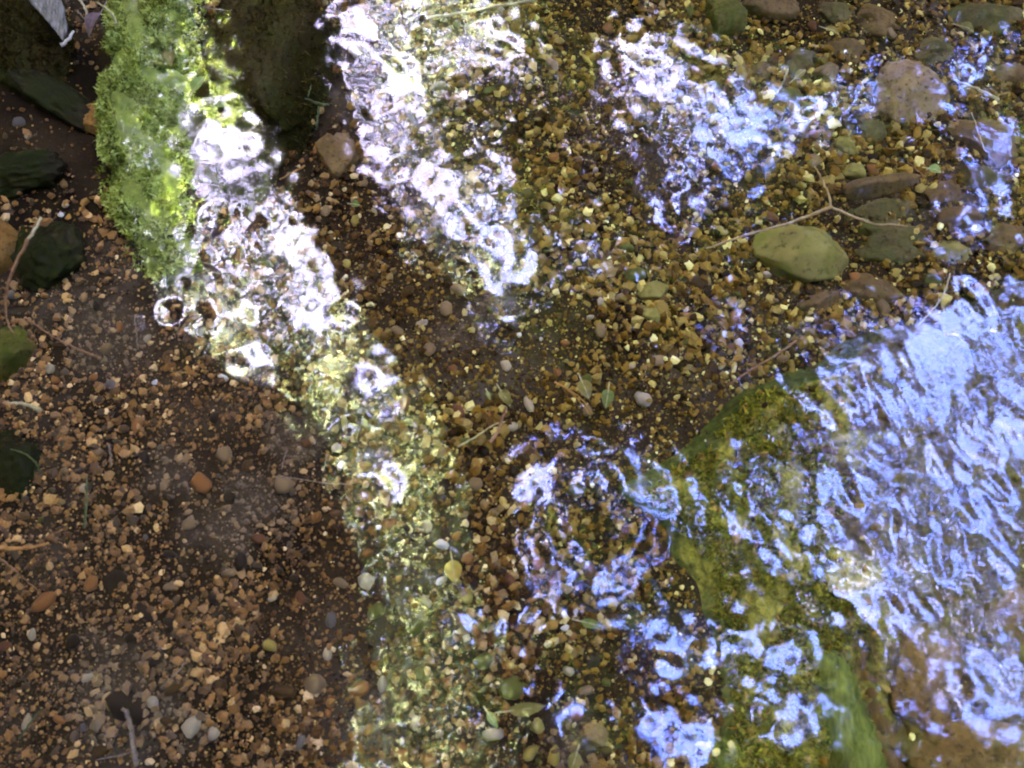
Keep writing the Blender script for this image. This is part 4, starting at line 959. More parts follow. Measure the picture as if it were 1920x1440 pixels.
SPECIAL = [
 (551, 292, 20, 'orange', 'angular', 'small square pinkish orange pebble on the dark bed beside the mud lump'),
 (1450, 401, 34, 'red brown', 'rounded', 'red brown pebble above the forked twig by the olive fist stone'),
 (1356, 425, 30, 'yellow', 'angular', 'yellow pebble just above the long arm of the forked twig'),
 (1608, 514, 30, 'orange', 'angular', 'angular orange pebble touching the corner of the olive fist stone'),
 (1444, 504, 22, 'cream', 'rounded', 'cream pebble in the hollow below the olive fist stone'),
 (1392, 634, 26, 'white', 'angular', 'bright white quartz chip near the upper edge of the slab'),
 (1462, 553, 18, 'tan', 'angular', 'blocky tan pebble between the olive fist stone and the slab'),
 (1438, 614, 16, 'yellow', 'angular', 'square yellow pebble upstream of the slab corner'),
 (1512, 596, 16, 'yellow', 'angular', 'small yellow chip at the upper edge of the slab'),
 (1290, 694, 22, 'yellow', 'oval', 'oval yellow pebble in the gravel above the slab edge'),
 (1296, 752, 17, 'yellow', 'oval', 'bright yellow chip at the foot of the slab edge'),
 (1108, 590, 18, 'cream', 'angular', 'cream chip to the near side of the two olive cobbles'),
 (1130, 612, 40, 'tan', 'flat', 'flat tan pebble in the gravel below the olive cobbles'),
 (1148, 548, 24, 'yellow', 'rounded', 'yellow pebble in the cluster beside the pitted olive cobble'),
 (1127, 560, 22, 'cream', 'rounded', 'cream pebble in the cluster beside the pitted olive cobble'),
 (1195, 508, 46, 'olive', 'rounded', 'olive pebble just above the pitted olive cobble'),
 (1310, 520, 48, 'brown', 'flat', 'flat brown pebble between the olive cobbles and the olive fist stone'),
 (1392, 540, 26, 'olive', 'oval', 'upright oval olive pebble below the long arm of the forked twig'),
 (1068, 318, 34, 'olive', 'oval', 'oval olive pebble in the open gravel below the white glare band'),
 (858, 535, 38, 'tan', 'flat', 'flat tan pebble on the dark lane beside the white glare'),
 (790, 602, 30, 'cream', 'oval', 'cream ringed pebble lying in the dark lane'),
 (836, 572, 34, 'tan', 'rounded', 'rounded tan pebble in the dark lane above the cream ringed one'),
 (757, 757, 40, 'orange', 'oval', 'ringed orange oval pebble beside the dark lane'),
 (848, 685, 18, 'orange', 'rounded', 'bright orange pebble in the dark lane'),
 (858, 768, 40, 'red brown', 'flat', 'reddish brown flat pebble at the end of the dark lane'),
 (948, 676, 26, 'cream', 'flat', 'cream flat pebble above the dark lane near the leaflets'),
 (418, 708, 26, 'white', 'oval', 'white oval pebble on the shaded gravel below the pond skaters'),
 (294, 719, 15, 'white', 'angular', 'small white chip on the shaded gravel below the two large rings'),
 (335, 716, 14, 'white', 'rounded', 'small white grain on the shaded gravel between two pale chips'),
 (99, 694, 24, 'cream', 'rounded', 'pale pebble beside the algae green cobble'),
 (110, 716, 20, 'orange', 'rounded', 'pinkish orange pebble below the pale one by the algae green cobble'),
 (181, 710, 18, 'orange', 'angular', 'orange chip on the grey silt beyond the algae green cobble'),
 (228, 616, 28, 'orange', 'oval', 'wet orange brown pebble just under the large rings'),
 (279, 637, 18, 'cream', 'angular', 'pale chip just below the large rings of the pond skater'),
 (535, 912, 40, 'tan', 'rounded', 'rounded pale tan pebble among pale rootlets in the gravel'),
 (387, 908, 52, 'orange', 'flat', 'tilted orange brown pebble half sunk in the shaded gravel'),
 (428, 856, 34, 'tan', 'rounded', 'speckled tan pebble in the gravel above the tilted orange one'),
 (284, 862, 36, 'dark', 'oval', 'black oval pebble in the shaded gravel'),
 (330, 1042, 28, 'dark', 'oval', 'black pit-like pebble in the grey silty gravel'),
 (440, 935, 36, 'dark', 'rounded', 'large black pebble below the tilted orange one'),
 (460, 1054, 34, 'dark', 'rounded', 'black pebble at the edge of the grey silt patch'),
 (226, 1093, 56, 'dark', 'flat', 'broad black stone in the near gravel'),
 (281, 1145, 40, 'dark', 'flat', 'flat black pebble near the broad black stone'),
 (251, 1196, 28, 'dark', 'rounded', 'round black pebble in the grey silt near the bottom edge'),
 (145, 1202, 30, 'dark', 'rounded', 'dull black pebble at the shaded near side'),
 (327, 1172, 34, 'dark', 'flat', 'black wedge pebble in the middle of the near gravel'),
 (250, 1325, 84, 'dark', 'flat', 'big black stone behind the white tipped twig'),
 (305, 1235, 40, 'dark', 'flat', 'black sliver pebble above the big black stone'),
 (438, 1075, 32, 'tan', 'oval', 'upright banded tan pebble in the silty gravel'),
 (182, 1096, 30, 'orange', 'rounded', 'warm tan pebble leaning on the broad black stone'),
 (92, 1128, 44, 'orange', 'rounded', 'rounded orange tan pebble in the shaded near gravel'),
 (68, 1188, 22, 'cream', 'rounded', 'pale cream pebble in the dark gravel at the picture edge'),
 (118, 1348, 26, 'orange', 'oval', 'orange oval pebble near the bottom corner'),
 (368, 1360, 44, 'cream', 'angular', 'large cream quartz pebble near the bottom edge'),
 (406, 1372, 30, 'cream', 'angular', 'second cream quartz pebble touching the larger one'),
 (293, 1316, 28, 'cream', 'rounded', 'cream pebble between the big black stone and the quartz pair'),
 (338, 1290, 46, 'brown', 'oval', 'long brown pebble above the quartz pair'),
 (540, 1295, 54, 'brown', 'oval', 'upright brown oval pebble in the near gravel'),
 (598, 1282, 44, 'tan', 'rounded', 'round tan brown pebble to the far side of the upright brown one'),
 (568, 1120, 26, 'red brown', 'rounded', 'red brown pebble in the pale grained gravel'),
 (596, 972, 30, 'orange', 'angular', 'orange angular pebble beside the pale rootlets'),
 (829, 1022, 32, 'white', 'oval', 'off-white oval pebble near the yellow leaf'),
 (829, 1088, 26, 'white', 'oval', 'white pebble touching the near side of the yellow leaf'),
 (800, 1128, 30, 'cream', 'oval', 'cream oval pebble downstream of the yellow leaf'),
 (876, 1122, 24, 'yellow', 'rounded', 'yellow pebble downstream of the yellow leaf'),
 (730, 982, 34, 'orange', 'flat', 'flat orange pebble in the pale green strip'),
 (690, 1038, 24, 'orange', 'rounded', 'rounded tan orange pebble at the edge of the pale green strip'),
 (857, 1008, 26, 'orange', 'angular', 'yellow orange chip above the off-white oval pebble'),
 (955, 1088, 24, 'red brown', 'rounded', 'brick red pebble among the blue reflections'),
 (1010, 1056, 30, 'orange', 'rounded', 'orange brown pebble inside the blue reflections'),
 (1108, 1068, 30, 'red brown', 'rounded', 'reddish pebble at the far side of the blue reflections'),
 (1051, 1148, 24, 'yellow', 'oval', 'yellow oval pebble under the blue reflections'),
 (1066, 1258, 26, 'cream', 'rounded', 'cream pebble in the dark gravel by the slab'),
 (1075, 1193, 17, 'orange', 'rounded', 'orange grain in the gravel by the little green leaf'),
 (1060, 1178, 18, 'white', 'rounded', 'white grain in the gravel by the little green leaf'),
 (718, 1283, 26, 'cream', 'rounded', 'round cream pebble in the near part of the pale green strip'),
 (778, 1348, 40, 'cream', 'flat', 'broken cream pebble near the bottom edge'),
 (693, 1368, 26, 'orange', 'angular', 'orange chip near the bottom edge by the pale strip'),
 (995, 1415, 30, 'yellow', 'rounded', 'ochre yellow pebble by the bottom edge'),
 (960, 1290, 50, 'olive', 'rounded', 'olive brown pebble in the dark hollow by the slab'),
 (905, 1240, 44, 'olive', 'rounded', 'dull olive pebble beside the dark hollow'),
 (788, 1265, 34, 'olive', 'rounded', 'olive tan pebble in the near pale strip'),
 (974, 620, 14, 'white', 'angular', 'small white quartz grain in the gravel below the white glare'),
 (1015, 628, 9, 'white', 'rounded', 'tiny white grain next to the white quartz grain'),
 (1048, 690, 20, 'orange', 'angular', 'tan orange wedge in the olive gravel'),
 (1186, 680, 20, 'cream', 'angular', 'cream chip in the olive gravel below the cobbles'),
 (1238, 668, 36, 'tan', 'flat', 'flat tan pebble between the olive cobbles and the slab edge'),
 (965, 300, 26, 'orange', 'oval', 'orange oval pebble in the gravel beneath the white triangle glint'),
 (1040, 290, 30, 'orange', 'rounded', 'reddish orange pebble in the open gravel'),
 (930, 235, 26, 'tan', 'rounded', 'tan pebble in the gravel above the white triangle glint'),
 (860, 210, 22, 'yellow', 'rounded', 'amber pebble below the pale green reflections at the top'),
 (1035, 120, 40, 'tan', 'rounded', 'rounded tan pebble under the thin white scribbles'),
 (1140, 50, 34, 'orange', 'rounded', 'pale orange pebble at the top under the white scribbles'),
 (1345, 305, 24, 'orange', 'flat', 'orange flake beside the blue reflection patch'),
 (1445, 300, 28, 'yellow', 'rounded', 'yellowish pebble at the tip of the blue reflection patch'),
 (1530, 245, 26, 'orange', 'rounded', 'orange pebble on the bed below the blue reflection patch'),
 (1752, 520, 40, 'olive', 'angular', 'yellow olive pebble at the upper edge of the slab glare'),
 (1475, 665, 24, 'tan', 'rounded', 'tan pebble resting against the slab edge'),
 (45, 240, 30, 'grey', 'flat', 'greyish flat chip in the dark corner silt'),
 (62, 265, 20, 'cream', 'angular', 'pale angular grain in the dark corner silt'),
 (78, 300, 18, 'cream', 'rounded', 'cream grain in the dark corner beside the knobbly stone'),
 (128, 390, 16, 'cream', 'angular', 'pale chip above the blackish sunken stone'),
 (120, 408, 12, 'white', 'rounded', 'white grain above the blackish sunken stone'),
 (630, 135, 26, 'orange', 'flat', 'pinkish chip at the edge of the broad mossy boulder'),
]
used = []
for px, py, w, c, sh, lab in SPECIAL:
    pebble(px, py, w, c, sh, lab); used.append((px, py, w))

MARKS = [((430, 430), 'the pond skaters'), ((345, 590), 'the two large rings'), ((300, 150), 'the bright mossy log'), ((500, 120), 'the broad mossy boulder'), ((632, 290), 'the mud lump'),
         ((1512, 470), 'the olive fist stone'), ((1716, 178), 'the pitted boulder'), ((1440, 420), 'the forked twig'), ((1552, 126), 'the square tan stone'), ((1358, 28), 'the mossy cobble'),
         ((1652, 342), 'the long ridged stone'), ((1690, 455), 'the green sunken stones'), ((1226, 560), 'the two olive cobbles'), ((1400, 720), 'the slab edge'), ((1400, 950), 'the mossy slab'),
         ((1116, 1386), 'the tan cobble by the bottom edge'), ((850, 1070), 'the yellow leaf'), ((900, 810), 'the pale bent stem'), ((1075, 745), 'the brown pine needle'), ((757, 757), 'the ringed orange pebble'),
         ((790, 602), 'the cream ringed pebble'), ((535, 912), 'the pale rootlets'), ((387, 908), 'the tilted orange pebble'), ((250, 1325), 'the big black stone'), ((387, 1366), 'the quartz pair'),
         ((226, 1093), 'the broad black stone'), ((460, 1054), 'the grey silt patch'), ((20, 668), 'the algae green cobble'), ((100, 488), 'the blackish sunken stone'), ((540, 1295), 'the upright brown pebble'),
         ((162, 945), 'the thin green blade'), ((45, 1022), 'the curved orange stalk'), ((1110, 1170), 'the little green leaf'), ((960, 1290), 'the dark hollow'), ((1300, 200), 'the blue reflection patch'),
         ((930, 265), 'the white triangle glint'), ((960, 490), 'the end of the white glare'), ((720, 200), 'the white glare band'), ((1080, 180), 'the white scribbles'), ((1750, 320), 'the bright green leaf')]
g = random.Random(19)
labels_used = set()
count = 0
while count < 192:
    px, py = g.uniform(12, 1700), g.uniform(12, 1430)
    x, y, _ = at(px, py)
    if poly_sd(np.array([x]), np.array([y]), SLAB)[0] < 0.012 or (px < 420 and py < 480) or (430 < px < 620 and py < 300): continue
    if any((px - a) ** 2 + (py - b_) ** 2 < (26 + w / 2) ** 2 for a, b_, w in used): continue
    if any((px - q.location.x) ** 2 < 0 for q in []): continue
    left = px < 620
    w = g.uniform(17, 38) * (0.85 if left else 1.0)
    c = g.choices(['tan', 'brown', 'orange', 'cream', 'olive', 'dark', 'red brown', 'grey', 'yellow'],
                  [5, 6, 2, 2, 0.5, 10, 2, 2, 0.3] if left else [6, 4, 3, 2.5, 5, 1, 1, 1, 2])[0]
    sh = g.choice(['rounded', 'angular', 'flat', 'oval'])
    near = sorted(MARKS, key=lambda m: (m[0][0] - px) ** 2 + (m[0][1] - py) ** 2)[:2]
    size = 'small' if w < 26 else ('middling' if w < 33 else 'larger')
    d0 = math.hypot(near[0][0][0] - px, near[0][0][1] - py)
    if d0 < 75: rel = 'close beside ' + near[0][1]
    else: rel = 'lying between %s and %s' % (near[0][1], near[1][1])
    lab = '%s %s %s pebble %s' % (size, sh, c, rel)
    if len(lab.split()) > 16 or lab in labels_used: lab = '%s %s %s pebble %s' % (size, sh, c, 'nearest to ' + near[0][1])
    if lab in labels_used: lab = '%s %s %s pebble on the bed towards %s' % (size, sh, c, near[1][1])
    if lab in labels_used or len(lab.split()) > 16: continue
    labels_used.add(lab)
    pebble(px, py, w, c, sh, lab, group='pebbles strewn over the stream bed')
    used.append((px, py, w)); count += 1

# ------------------------------------------------------------------ twigs, stalks, rootlets
m_twig = plain_mat('twig', (0.17, 0.11, 0.045), (0.32, 0.22, 0.11), 160, 0.7, 0.6)
m_stalk = plain_mat('pale_stalk', (0.20, 0.165, 0.08), (0.34, 0.29, 0.15), 200, 0.6, 0.3)
m_browntwig = plain_mat('brown_twig', (0.10, 0.05, 0.02), (0.24, 0.13, 0.06), 160, 0.7, 0.6)
m_orange_st = plain_mat('orange_stalk', (0.18, 0.08, 0.02), (0.30, 0.16, 0.05), 160, 0.6, 0.4)
m_greenst = plain_mat('green_stalk', (0.035, 0.045, 0.015), (0.08, 0.095, 0.035), 160, 0.5, 0.3)
m_root = plain_mat('rootlet', (0.085, 0.06, 0.04), (0.18, 0.135, 0.09), 300, 0.6, 0.3)

def strand(name, label, cat, pts, w0, w1, mat, z=-0.030, n=18, parent=None, group=None, seed=0):
    """pts in photo pixels (x, y[, z]); w0, w1 widths in photo pixels"""
    P = [Vector(at(q[0], q[1], q[2] if len(q) > 2 else z)) for q in pts]
    s = smooth_path(P, n)
    for i, q in enumerate(s):
        q.z += 0.0006 * math.sin(i * 1.7 + seed); q.x += 0.0004 * math.sin(i * 2.3 + seed)
    rad = [MM * 0.5 * (w0 + (w1 - w0) * i / n) for i in range(n + 1)]
    o0 = s[0].copy()
    if parent is not None: o0 = Vector(parent.location)
    o = link(name, tube_mesh(name, [q - o0 for q in s], rad, 7, 0.25, seed), mat, parent, None if parent is not None else tuple(o0))
    if label: tag(o, label, cat, group)
    return o

fk = empty('forked_twig', at(1558, 388, -0.022))
tag(fk, 'pale forked twig with three arms lying over the olive fist stone', 'twig')
strand('long_arm', None, None, [(1558, 388, -.020), (1480, 418, -.020), (1400, 440, -.026), (1325, 466, -.038)], 6.5, 4, m_twig, parent=fk, seed=1)
strand('short_arm', None, None, [(1558, 390, -.020), (1553, 362, -.020), (1540, 335, -.022), (1528, 312, -.025)], 5.5, 3.5, m_twig, parent=fk, seed=2)
strand('crooked_arm', None, None, [(1558, 388, -.020), (1590, 402, -.022), (1640, 420, -.026), (1668, 420, -.03), (1702, 424, -.032)], 6, 2.5, m_twig, parent=fk, seed=3)
strand('twig', 'straight brown twig resting against the upper edge of the slab', 'twig', [(1364, 722, -.040), (1410, 692, -.032), (1450, 668, -.028), (1492, 640, -.026)], 3.5, 5, m_browntwig, seed=4)
strand('grass_stalk', 'pale yellow grass stalk sticking out from under the pitted boulder', 'stalk', [(1784, 148), (1815, 160), (1845, 172), (1872, 187)], 4, 7, m_stalk, z=-.02, seed=5)
strand('grass_stalk', 'curved whitish grass stalk poking up at the slab glare', 'stalk', [(1712, 622, -.012), (1740, 590, -.006), (1768, 555, 0), (1782, 512, .004)], 3, 2.5, m_stalk, seed=6)
bs = empty('bent_stem', at(905, 800, -0.02))
tag(bs, 'pale bent stem with a dark joint and yellow green leaflets', 'stem')
strand('pale_stem', None, None, [(858, 838), (890, 820), (925, 797), (948, 790)], 4, 2.5, m_stalk, z=-.012, parent=bs, seed=7)
strand('dark_stem', None, None, [(948, 765), (940, 790), (932, 812), (918, 830)], 5, 7, m_browntwig, z=-.010, parent=bs, seed=8)
pn = empty('pine_needle', at(1075, 745, -0.03))
tag(pn, 'reddish brown paired pine needle lying on the olive gravel', 'needle')
strand('needle', None, None, [(1040, 716), (1065, 730), (1090, 748), (1112, 776)], 4, 2, m_orange_st, z=-.030, parent=pn, seed=9)
strand('needle', None, None, [(1040, 716), (1068, 734), (1090, 756), (1106, 778)], 3, 2, m_orange_st, z=-.031, parent=pn, seed=10)
strand('twig', 'long pale yellow twig crossing the green reflections at the top edge', 'twig', [(800, 32), (860, 25), (920, 14), (1005, 0)], 5, 7, m_stalk, z=-.03, seed=11)
strand('curled_stalk', 'long brown stalk curling down past the tan cobble', 'stalk', [(76, 410, .0), (52, 452, -.004), (25, 505, -.01), (10, 560, -.02), (16, 610, -.03), (42, 640, -.035)], 9, 2.5, m_browntwig, n=26, seed=12)
strand('stalk_end', 'pale broken end of a stalk standing over the tan cobble', 'stalk', [(78, 408, .004), (66, 430, .002), (54, 448, .0)], 6, 5, m_stalk, n=8, seed=13)
strand('twig', 'thin brown twig slanting across the grey silt', 'twig', [(55, 600), (95, 628), (140, 652), (190, 672)], 2.5, 5, m_browntwig, z=-.030, seed=14)
strand('orange_stalk', 'curved bright orange stalk entering from the picture edge', 'stalk', [(-20, 1024), (20, 1028), (60, 1026), (92, 1018)], 9, 4, m_orange_st, z=-.012, seed=15)
strand('twig', 'thin dark twig slanting down from the curved orange stalk', 'twig', [(-10, 1040), (15, 1058), (45, 1085), (75, 1110)], 4, 2, m_browntwig, z=-.025, seed=16)
strand('blade_of_grass', 'thin green blade standing upright in the shaded gravel', 'grass', [(162, 895), (163, 930), (160, 965), (158, 990)], 3, 5, m_greenst, z=-.02, seed=17)
wt_ = empty('white_tipped_twig', at(235, 1330, -0.015))
tag(wt_, 'bent grey twig with a bright white tip by the big black stone', 'twig')
strand('shaft', None, None, [(236, 1332), (246, 1365), (250, 1400), (256, 1435)], 8, 9, m_root, z=-.018, parent=wt_, seed=18)
link('tip', tube_mesh('tip', [Vector(at(229, 1329, -.014)) - wt_.location, Vector(at(236, 1333, -.014)) - wt_.location], [0.0014, 0.0011], 7), PM['cream'], wt_)
strand('rootlet', 'pale rootlet at the bottom edge running to the white tipped twig', 'rootlet', [(180, 1425), (205, 1420), (235, 1414), (248, 1408)], 2, 4, m_root, z=-.02, seed=19)
strand('rootlet', 'pale rootlet slanting up from the quartz pair', 'rootlet', [(300, 1292), (320, 1272), (338, 1255), (346, 1240)], 2, 4, m_root, z=-.022, seed=20)
strand('blade_of_grass', 'thin pale green blade near the bottom corner', 'grass', [(36, 1385), (52, 1362), (68, 1340), (82, 1328)], 4, 2.5, m_greenst, z=-.02, seed=21)
strand('curled_leaf_stalk', 'pale curled stalk in the shade above the thin green blade', 'stalk', [(14, 756), (38, 756), (60, 762), (76, 770)], 4, 9, m_stalk, z=-.01, seed=22)
strand('blade_of_grass', 'fine curved green blade in the shade below the pale curled stalk', 'grass', [(20, 842), (45, 850), (66, 866), (75, 882)], 2, 4, m_greenst, z=-.012, seed=23)
ts = empty('tee_stem', at(590, 195, -0.02))
tag(ts, 'little green tee shaped stem on the broad mossy boulder', 'stem')
strand('crossbar', None, None, [(572, 184), (590, 192), (605, 196), (617, 197)], 4, 6, m_greenst, z=-.012, n=10, parent=ts, seed=24)
strand('stalk', None, None, [(598, 200), (596, 220), (593, 243)], 5, 4, m_greenst, z=-.014, n=10, parent=ts, seed=25)
strand('barb', None, None, [(578, 182), (580, 172), (584, 160)], 2.5, 2, m_greenst, z=-.012, n=8, parent=ts, seed=26)
strand('twig', 'thin orange twig under the mud lump', 'twig', [(524, 337), (540, 328), (556, 320), (572, 310)], 3, 4, m_orange_st, z=-.02, n=10, seed=27)
strand('rootlet', 'pale rootlet running along the gravel beside the round tan pebble', 'rootlet', [(515, 893), (560, 898), (605, 905), (655, 908)], 2.5, 2, m_root, z=-.022, seed=28)
strand('rootlet', 'white rootlet standing up above the round tan pebble', 'rootlet', [(528, 880), (532, 862), (538, 845)], 2, 3, m_root, z=-.02, n=10, seed=29)
strand('rootlet', 'short white rootlet beside the pale strip above the round tan pebble', 'rootlet', [(606, 886), (610, 868), (613, 852)], 2, 3, m_root, z=-.02, n=10, seed=30)
strand('rootlet', 'fine pale rootlet trailing down from the large rings', 'rootlet', [(252, 590), (255, 620), (259, 655)], 2, 3, m_root, z=-.025, n=10, seed=31)
strand('rootlet', 'white thread hanging in the shaded gravel above the tilted orange pebble', 'rootlet', [(204, 832), (207, 850), (208, 875)], 4, 2.5, m_root, z=-.02, n=10, seed=32)
strand('grass_stalk', 'fine green stalk rising over the filmy patch by the large rings', 'stalk', [(312, 505, .0), (313, 535, .0), (314, 562, -.002)], 2, 3, m_greenst, n=10, seed=33)
strand('twig', 'short dark twig at the far gravel near the bright green leaf', 'twig', [(1700, 300), (1718, 318), (1735, 332)], 2, 3, m_browntwig, z=-.02, n=10, seed=34)
strand('stalk', 'thin pale stalk on the bed below the pitted boulder', 'stalk', [(1822, 210), (1832, 240), (1842, 270), (1848, 285)], 2, 2, m_stalk, z=-.02, n=10, seed=35)
strand('stalk', 'pale yellow stalk crossing the tip of the blue reflection patch', 'stalk', [(1478, 128), (1468, 155), (1455, 178)], 5, 3, m_stalk, z=-.02, n=10, seed=36)
strand('filament', 'fine grey root filament over the boulder at the top edge', 'rootlet', [(350, 0), (375, 12), (405, 17), (435, 20)], 2, 2, m_root, z=-.01, n=12, seed=37)

# ------------------------------------------------------------------ leaves on and under the water
def leaf_geo(L, W, curl, fold, n=7):
    v, f = [], []
    for i in range(n + 1):
        t = i / n
        w = W * math.sin(math.pi * t ** 0.8) ** 0.85 * (1 - 0.15 * t)
        z = curl * math.sin(math.pi * t)
        x = L * (t - 0.5)
        v += [(x, -w / 2, z + fold * w), (x, 0, z), (x, w / 2, z + fold * w * 0.8)]
    for i in range(n):
        a = i * 3
        f += [(a, a + 3, a + 4, a + 1), (a + 1, a + 4, a + 5, a + 2)]
    return np.array(v), np.array(f)
def leaf_m(name, c1, c2): return plain_mat(name, c1, c2, 240, 0.45, 0.4, translucent=0.3)
ML = {'yellow': leaf_m('yellow_leaf', (0.2304, 0.1566, 0.0210), (0.3240, 0.2320, 0.0480)), 'green': leaf_m('green_leaf', (0.0648, 0.0870, 0.0180), (0.1224, 0.1392, 0.0360)),
      'lime': leaf_m('lime_leaf', (0.1080, 0.0928, 0.0210), (0.1800, 0.1450, 0.0420)), 'grey': leaf_m('dead_grey_leaf', (0.0648, 0.0406, 0.0330), (0.1224, 0.0812, 0.0690)),
      'bright': leaf_m('bright_leaf', (0.1152, 0.1624, 0.0300), (0.2016, 0.2320, 0.0600))}
def leaf(name, label, px, py, L, W, rot, mat, z=-0.012, curl=0.15, fold=0.25, stalk=0.35, tilt=(0, 0)):
    root = empty(name, at(px, py, z), R(-rot))
    root.rotation_euler = (R(tilt[0]), R(tilt[1]), R(-rot))
    tag(root, label, 'leaf')
    l, w = L * MM, W * MM
    v, f = leaf_geo(l, w, curl * l, fold)
    link('blade', mesh_np('blade', v, f), ML[mat], root)
    link('midrib', tube_mesh('midrib', [Vector((-l * (0.5 + stalk), 0, -0.03 * l)), Vector((-l * .5, 0, 0.0003)), Vector((0, 0, curl * l + 0.0003)), Vector((l * .42, 0, curl * l * .25 + 0.0003))],
                             [0.0006, 0.0006, 0.0004, 0.0002], 5), m_stalk if mat != 'grey' else m_root, root)
    return root
leaf('fallen_leaf', 'rounded yellow leaf lying on the pale gravel', 851, 1072, 44, 34, 80, 'yellow', -.024)
leaf('fallen_leaf', 'narrow green leaf among the blue reflections', 1110, 1170, 42, 18, 14, 'green', -.012)
leaf('fallen_leaf', 'little lime leaf with a thin stalk near the bottom edge', 924, 1350, 32, 14, 55, 'bright', -.012)
leaf('fallen_leaf', 'long olive yellow leaf under the white loop glint', 988, 1328, 66, 24, -8, 'lime', -.022)
leaf('fallen_leaf', 'upright green leaf in the olive gravel by the pine needle', 1138, 748, 40, 26, 100, 'green', -.025)
leaf('fallen_leaf', 'pale yellow round leaf between the pine needle and the upright green leaf', 1097, 731, 42, 30, 70, 'lime', -.026)
leaf('fallen_leaf', 'yellow green crumpled leaflet at the head of the bent stem', 948, 748, 40, 22, 60, 'lime', -.008, 0.3, 0.5)
leaf('fallen_leaf', 'tiny green leaflet beside the bent stem', 916, 742, 18, 9, 70, 'bright', -.008)
leaf('floating_leaf', 'round bright green leaf floating by the long ridged stone', 1752, 320, 28, 22, 20, 'bright', 0.001)
leaf('fallen_leaf', 'olive yellow leaf at the bottom edge by the tan cobble', 1076, 1428, 34, 26, 110, 'lime', -.02)
leaf('fallen_leaf', 'bright angular green leaf stuck on the mossy log', 374, 158, 44, 26, -58, 'bright', 0.003, 0.1, 0.3)
leaf('fallen_leaf', 'small round green leaf at the foot of the mossy log', 412, 198, 18, 16, 20, 'bright', 0.002)
leaf('fallen_leaf', 'folded yellow green leaf on the mossy log beside the angular one', 322, 112, 40, 26, 80, 'lime', 0.002, 0.2, 0.4)
leaf('dead_leaf', 'grey shrivelled leaf hanging over the dark corner', 178, 48, 62, 26, 105, 'grey', 0.010, 0.2, 0.35, 0.5)
leaf('fallen_leaf', 'small lime leaf over the algae stone in the far corner', 1812, 55, 34, 24, 30, 'lime', -.012)
leaf('fallen_leaf', 'small olive leaf floating over the dark lane by the white glints', 667, 384, 20, 18, 10, 'green', -.02)
for i, (px, py, r, L_) in enumerate([(1560, 60, 30, 'the gravel lump'), (1500, 140, -40, 'the square tan stone')]):
    leaf('fallen_leaf', 'dull lime leaf scrap beside ' + L_, px, py, 36, 18, r, 'lime', -.022)

# torn bark in the corner, silvery fibres with a white splinter
m_bark2 = plain_mat('torn_bark', (0.05, 0.042, 0.025), (0.18, 0.16, 0.12), 60, 0.7, 1.0, (8, 1, 8))
bk = empty('torn_bark', at(100, 30, 0.012))
tag(bk, 'torn strip of silvery fibrous bark ending in a white splinter', 'bark')
for i in range(7):
    dx = (i - 3) * 9
    strand('fibre', None, None, [(62 + dx, -40, .010), (88 + dx * .9, 5, .014), (108 + dx * .5, 42, .012), (118 + dx * .25, 76 - abs(dx) * .4, .008)], 13, 4, m_bark2, n=12, parent=bk, seed=40 + i)
strand('splinter', None, None, [(138, 58, .014), (128, 74, .013), (115, 85, .012)], 4, 9, PM['white'], n=8, parent=bk, seed=50)
strand('stalk', 'pale curved stalk arching out beside the grey shrivelled leaf', 'stalk', [(182, 5, .012), (200, 16, .012), (214, 32, .010), (218, 48, .008)], 3, 5, m_stalk, n=12, seed=51)
strand('stalk', 'pale stalk dropping onto the grey shrivelled leaf', 'stalk', [(146, -5, .014), (158, 12, .014), (166, 34, .012)], 5, 4, m_stalk, n=12, seed=52)
strand('stalk', 'thin grey stalk crossing behind the grey shrivelled leaf', 'stalk', [(145, 20, .008), (158, 34, .008), (168, 42, .008)], 3, 3, m_root, n=10, seed=53)

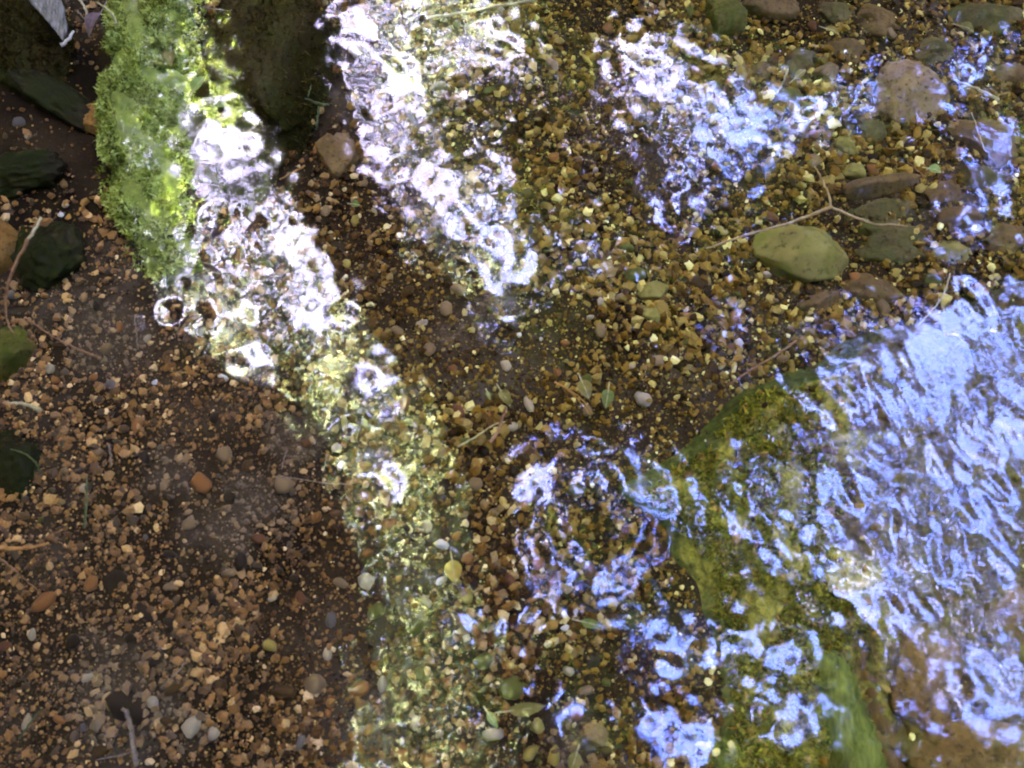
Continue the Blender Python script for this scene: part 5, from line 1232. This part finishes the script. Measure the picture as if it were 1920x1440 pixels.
# ------------------------------------------------------------------ pond skaters
m_insect = plain_mat('insect', (0.012, 0.008, 0.005), (0.040, 0.025, 0.014), 700, 0.35, 0.2)
m_leg = plain_mat('insect_leg', (0.015, 0.010, 0.006), (0.04, 0.025, 0.014), 700, 0.5, 0.0)
def lathe(name, prof, sides=12, flat=0.7):
    v, f = [], []
    for x, r in prof:
        for k in range(sides):
            a = 2 * math.pi * k / sides
            v.append((x, r * math.cos(a), r * flat * math.sin(a)))
    for i in range(len(prof) - 1):
        for k in range(sides):
            k2 = (k + 1) % sides
            f.append((i * sides + k, i * sides + k2, (i + 1) * sides + k2, (i + 1) * sides + k))
    return mesh_np(name, v, f)
def skater(px, py, rot, length, label, feet):
    L = length * MM
    root = empty('pond_skater', at(px, py, 0.0028), R(-rot))
    tag(root, label, 'insect', 'pond skaters resting on the water')
    link('body', lathe('body', [(-.5 * L, .001 * L), (-.46 * L, .035 * L), (-.25 * L, .075 * L), (0, .095 * L), (.2 * L, .085 * L), (.32 * L, .06 * L), (.36 * L, .045 * L)]), m_insect, root)
    hd = link('head', lathe('head', [(.35 * L, .04 * L), (.40 * L, .06 * L), (.46 * L, .05 * L), (.5 * L, .01 * L)]), m_insect, root)
    for s in (-1, 1):
        link('antenna', tube_mesh('antenna', [(.48 * L, s * .02 * L, 0.0003), (.58 * L, s * .07 * L, .001), (.70 * L, s * .10 * L, .0006)], [.00018] * 3, 5), m_leg, root)
    inv = root.matrix_basis.inverted()
    for k, (fx, fy) in enumerate(feet):
        e = inv @ Vector(at(fx, fy, -0.0004))
        s = 1 if e.y > 0 else -1
        h = Vector((.22 * L - .1 * L * (k // 2), s * .07 * L, 0))
        kn = h.lerp(e, 0.5) + Vector((0, 0, 0.0032))
        link('leg', tube_mesh('leg', smooth_path([h, kn, e], 8), [.00042 - .00003 * i for i in range(9)], 6), m_leg, root)
    return root
skater(404, 433, -58, 34, 'dark pond skater at the middle of the white glare, nearest the large top ring', [(404, 404), (418, 410), (345, 437), (428, 480), (378, 455), (398, 463)])
skater(470, 424, -52, 36, 'dark pond skater on the white glare nearest the dark lane', [(452, 395), (503, 410), (462, 447), (491, 456), (440, 440), (520, 440)])
skater(394, 500, 22, 38, 'dark pond skater on the green water below the white glare', [(370, 484), (428, 482), (360, 503), (404, 528), (343, 532), (420, 516)])
skater(344, 604, -62, 34, 'lone dark pond skater between the two large rings', [(318, 583), (377, 592), (330, 628), (352, 632), (322, 612), (362, 610)])
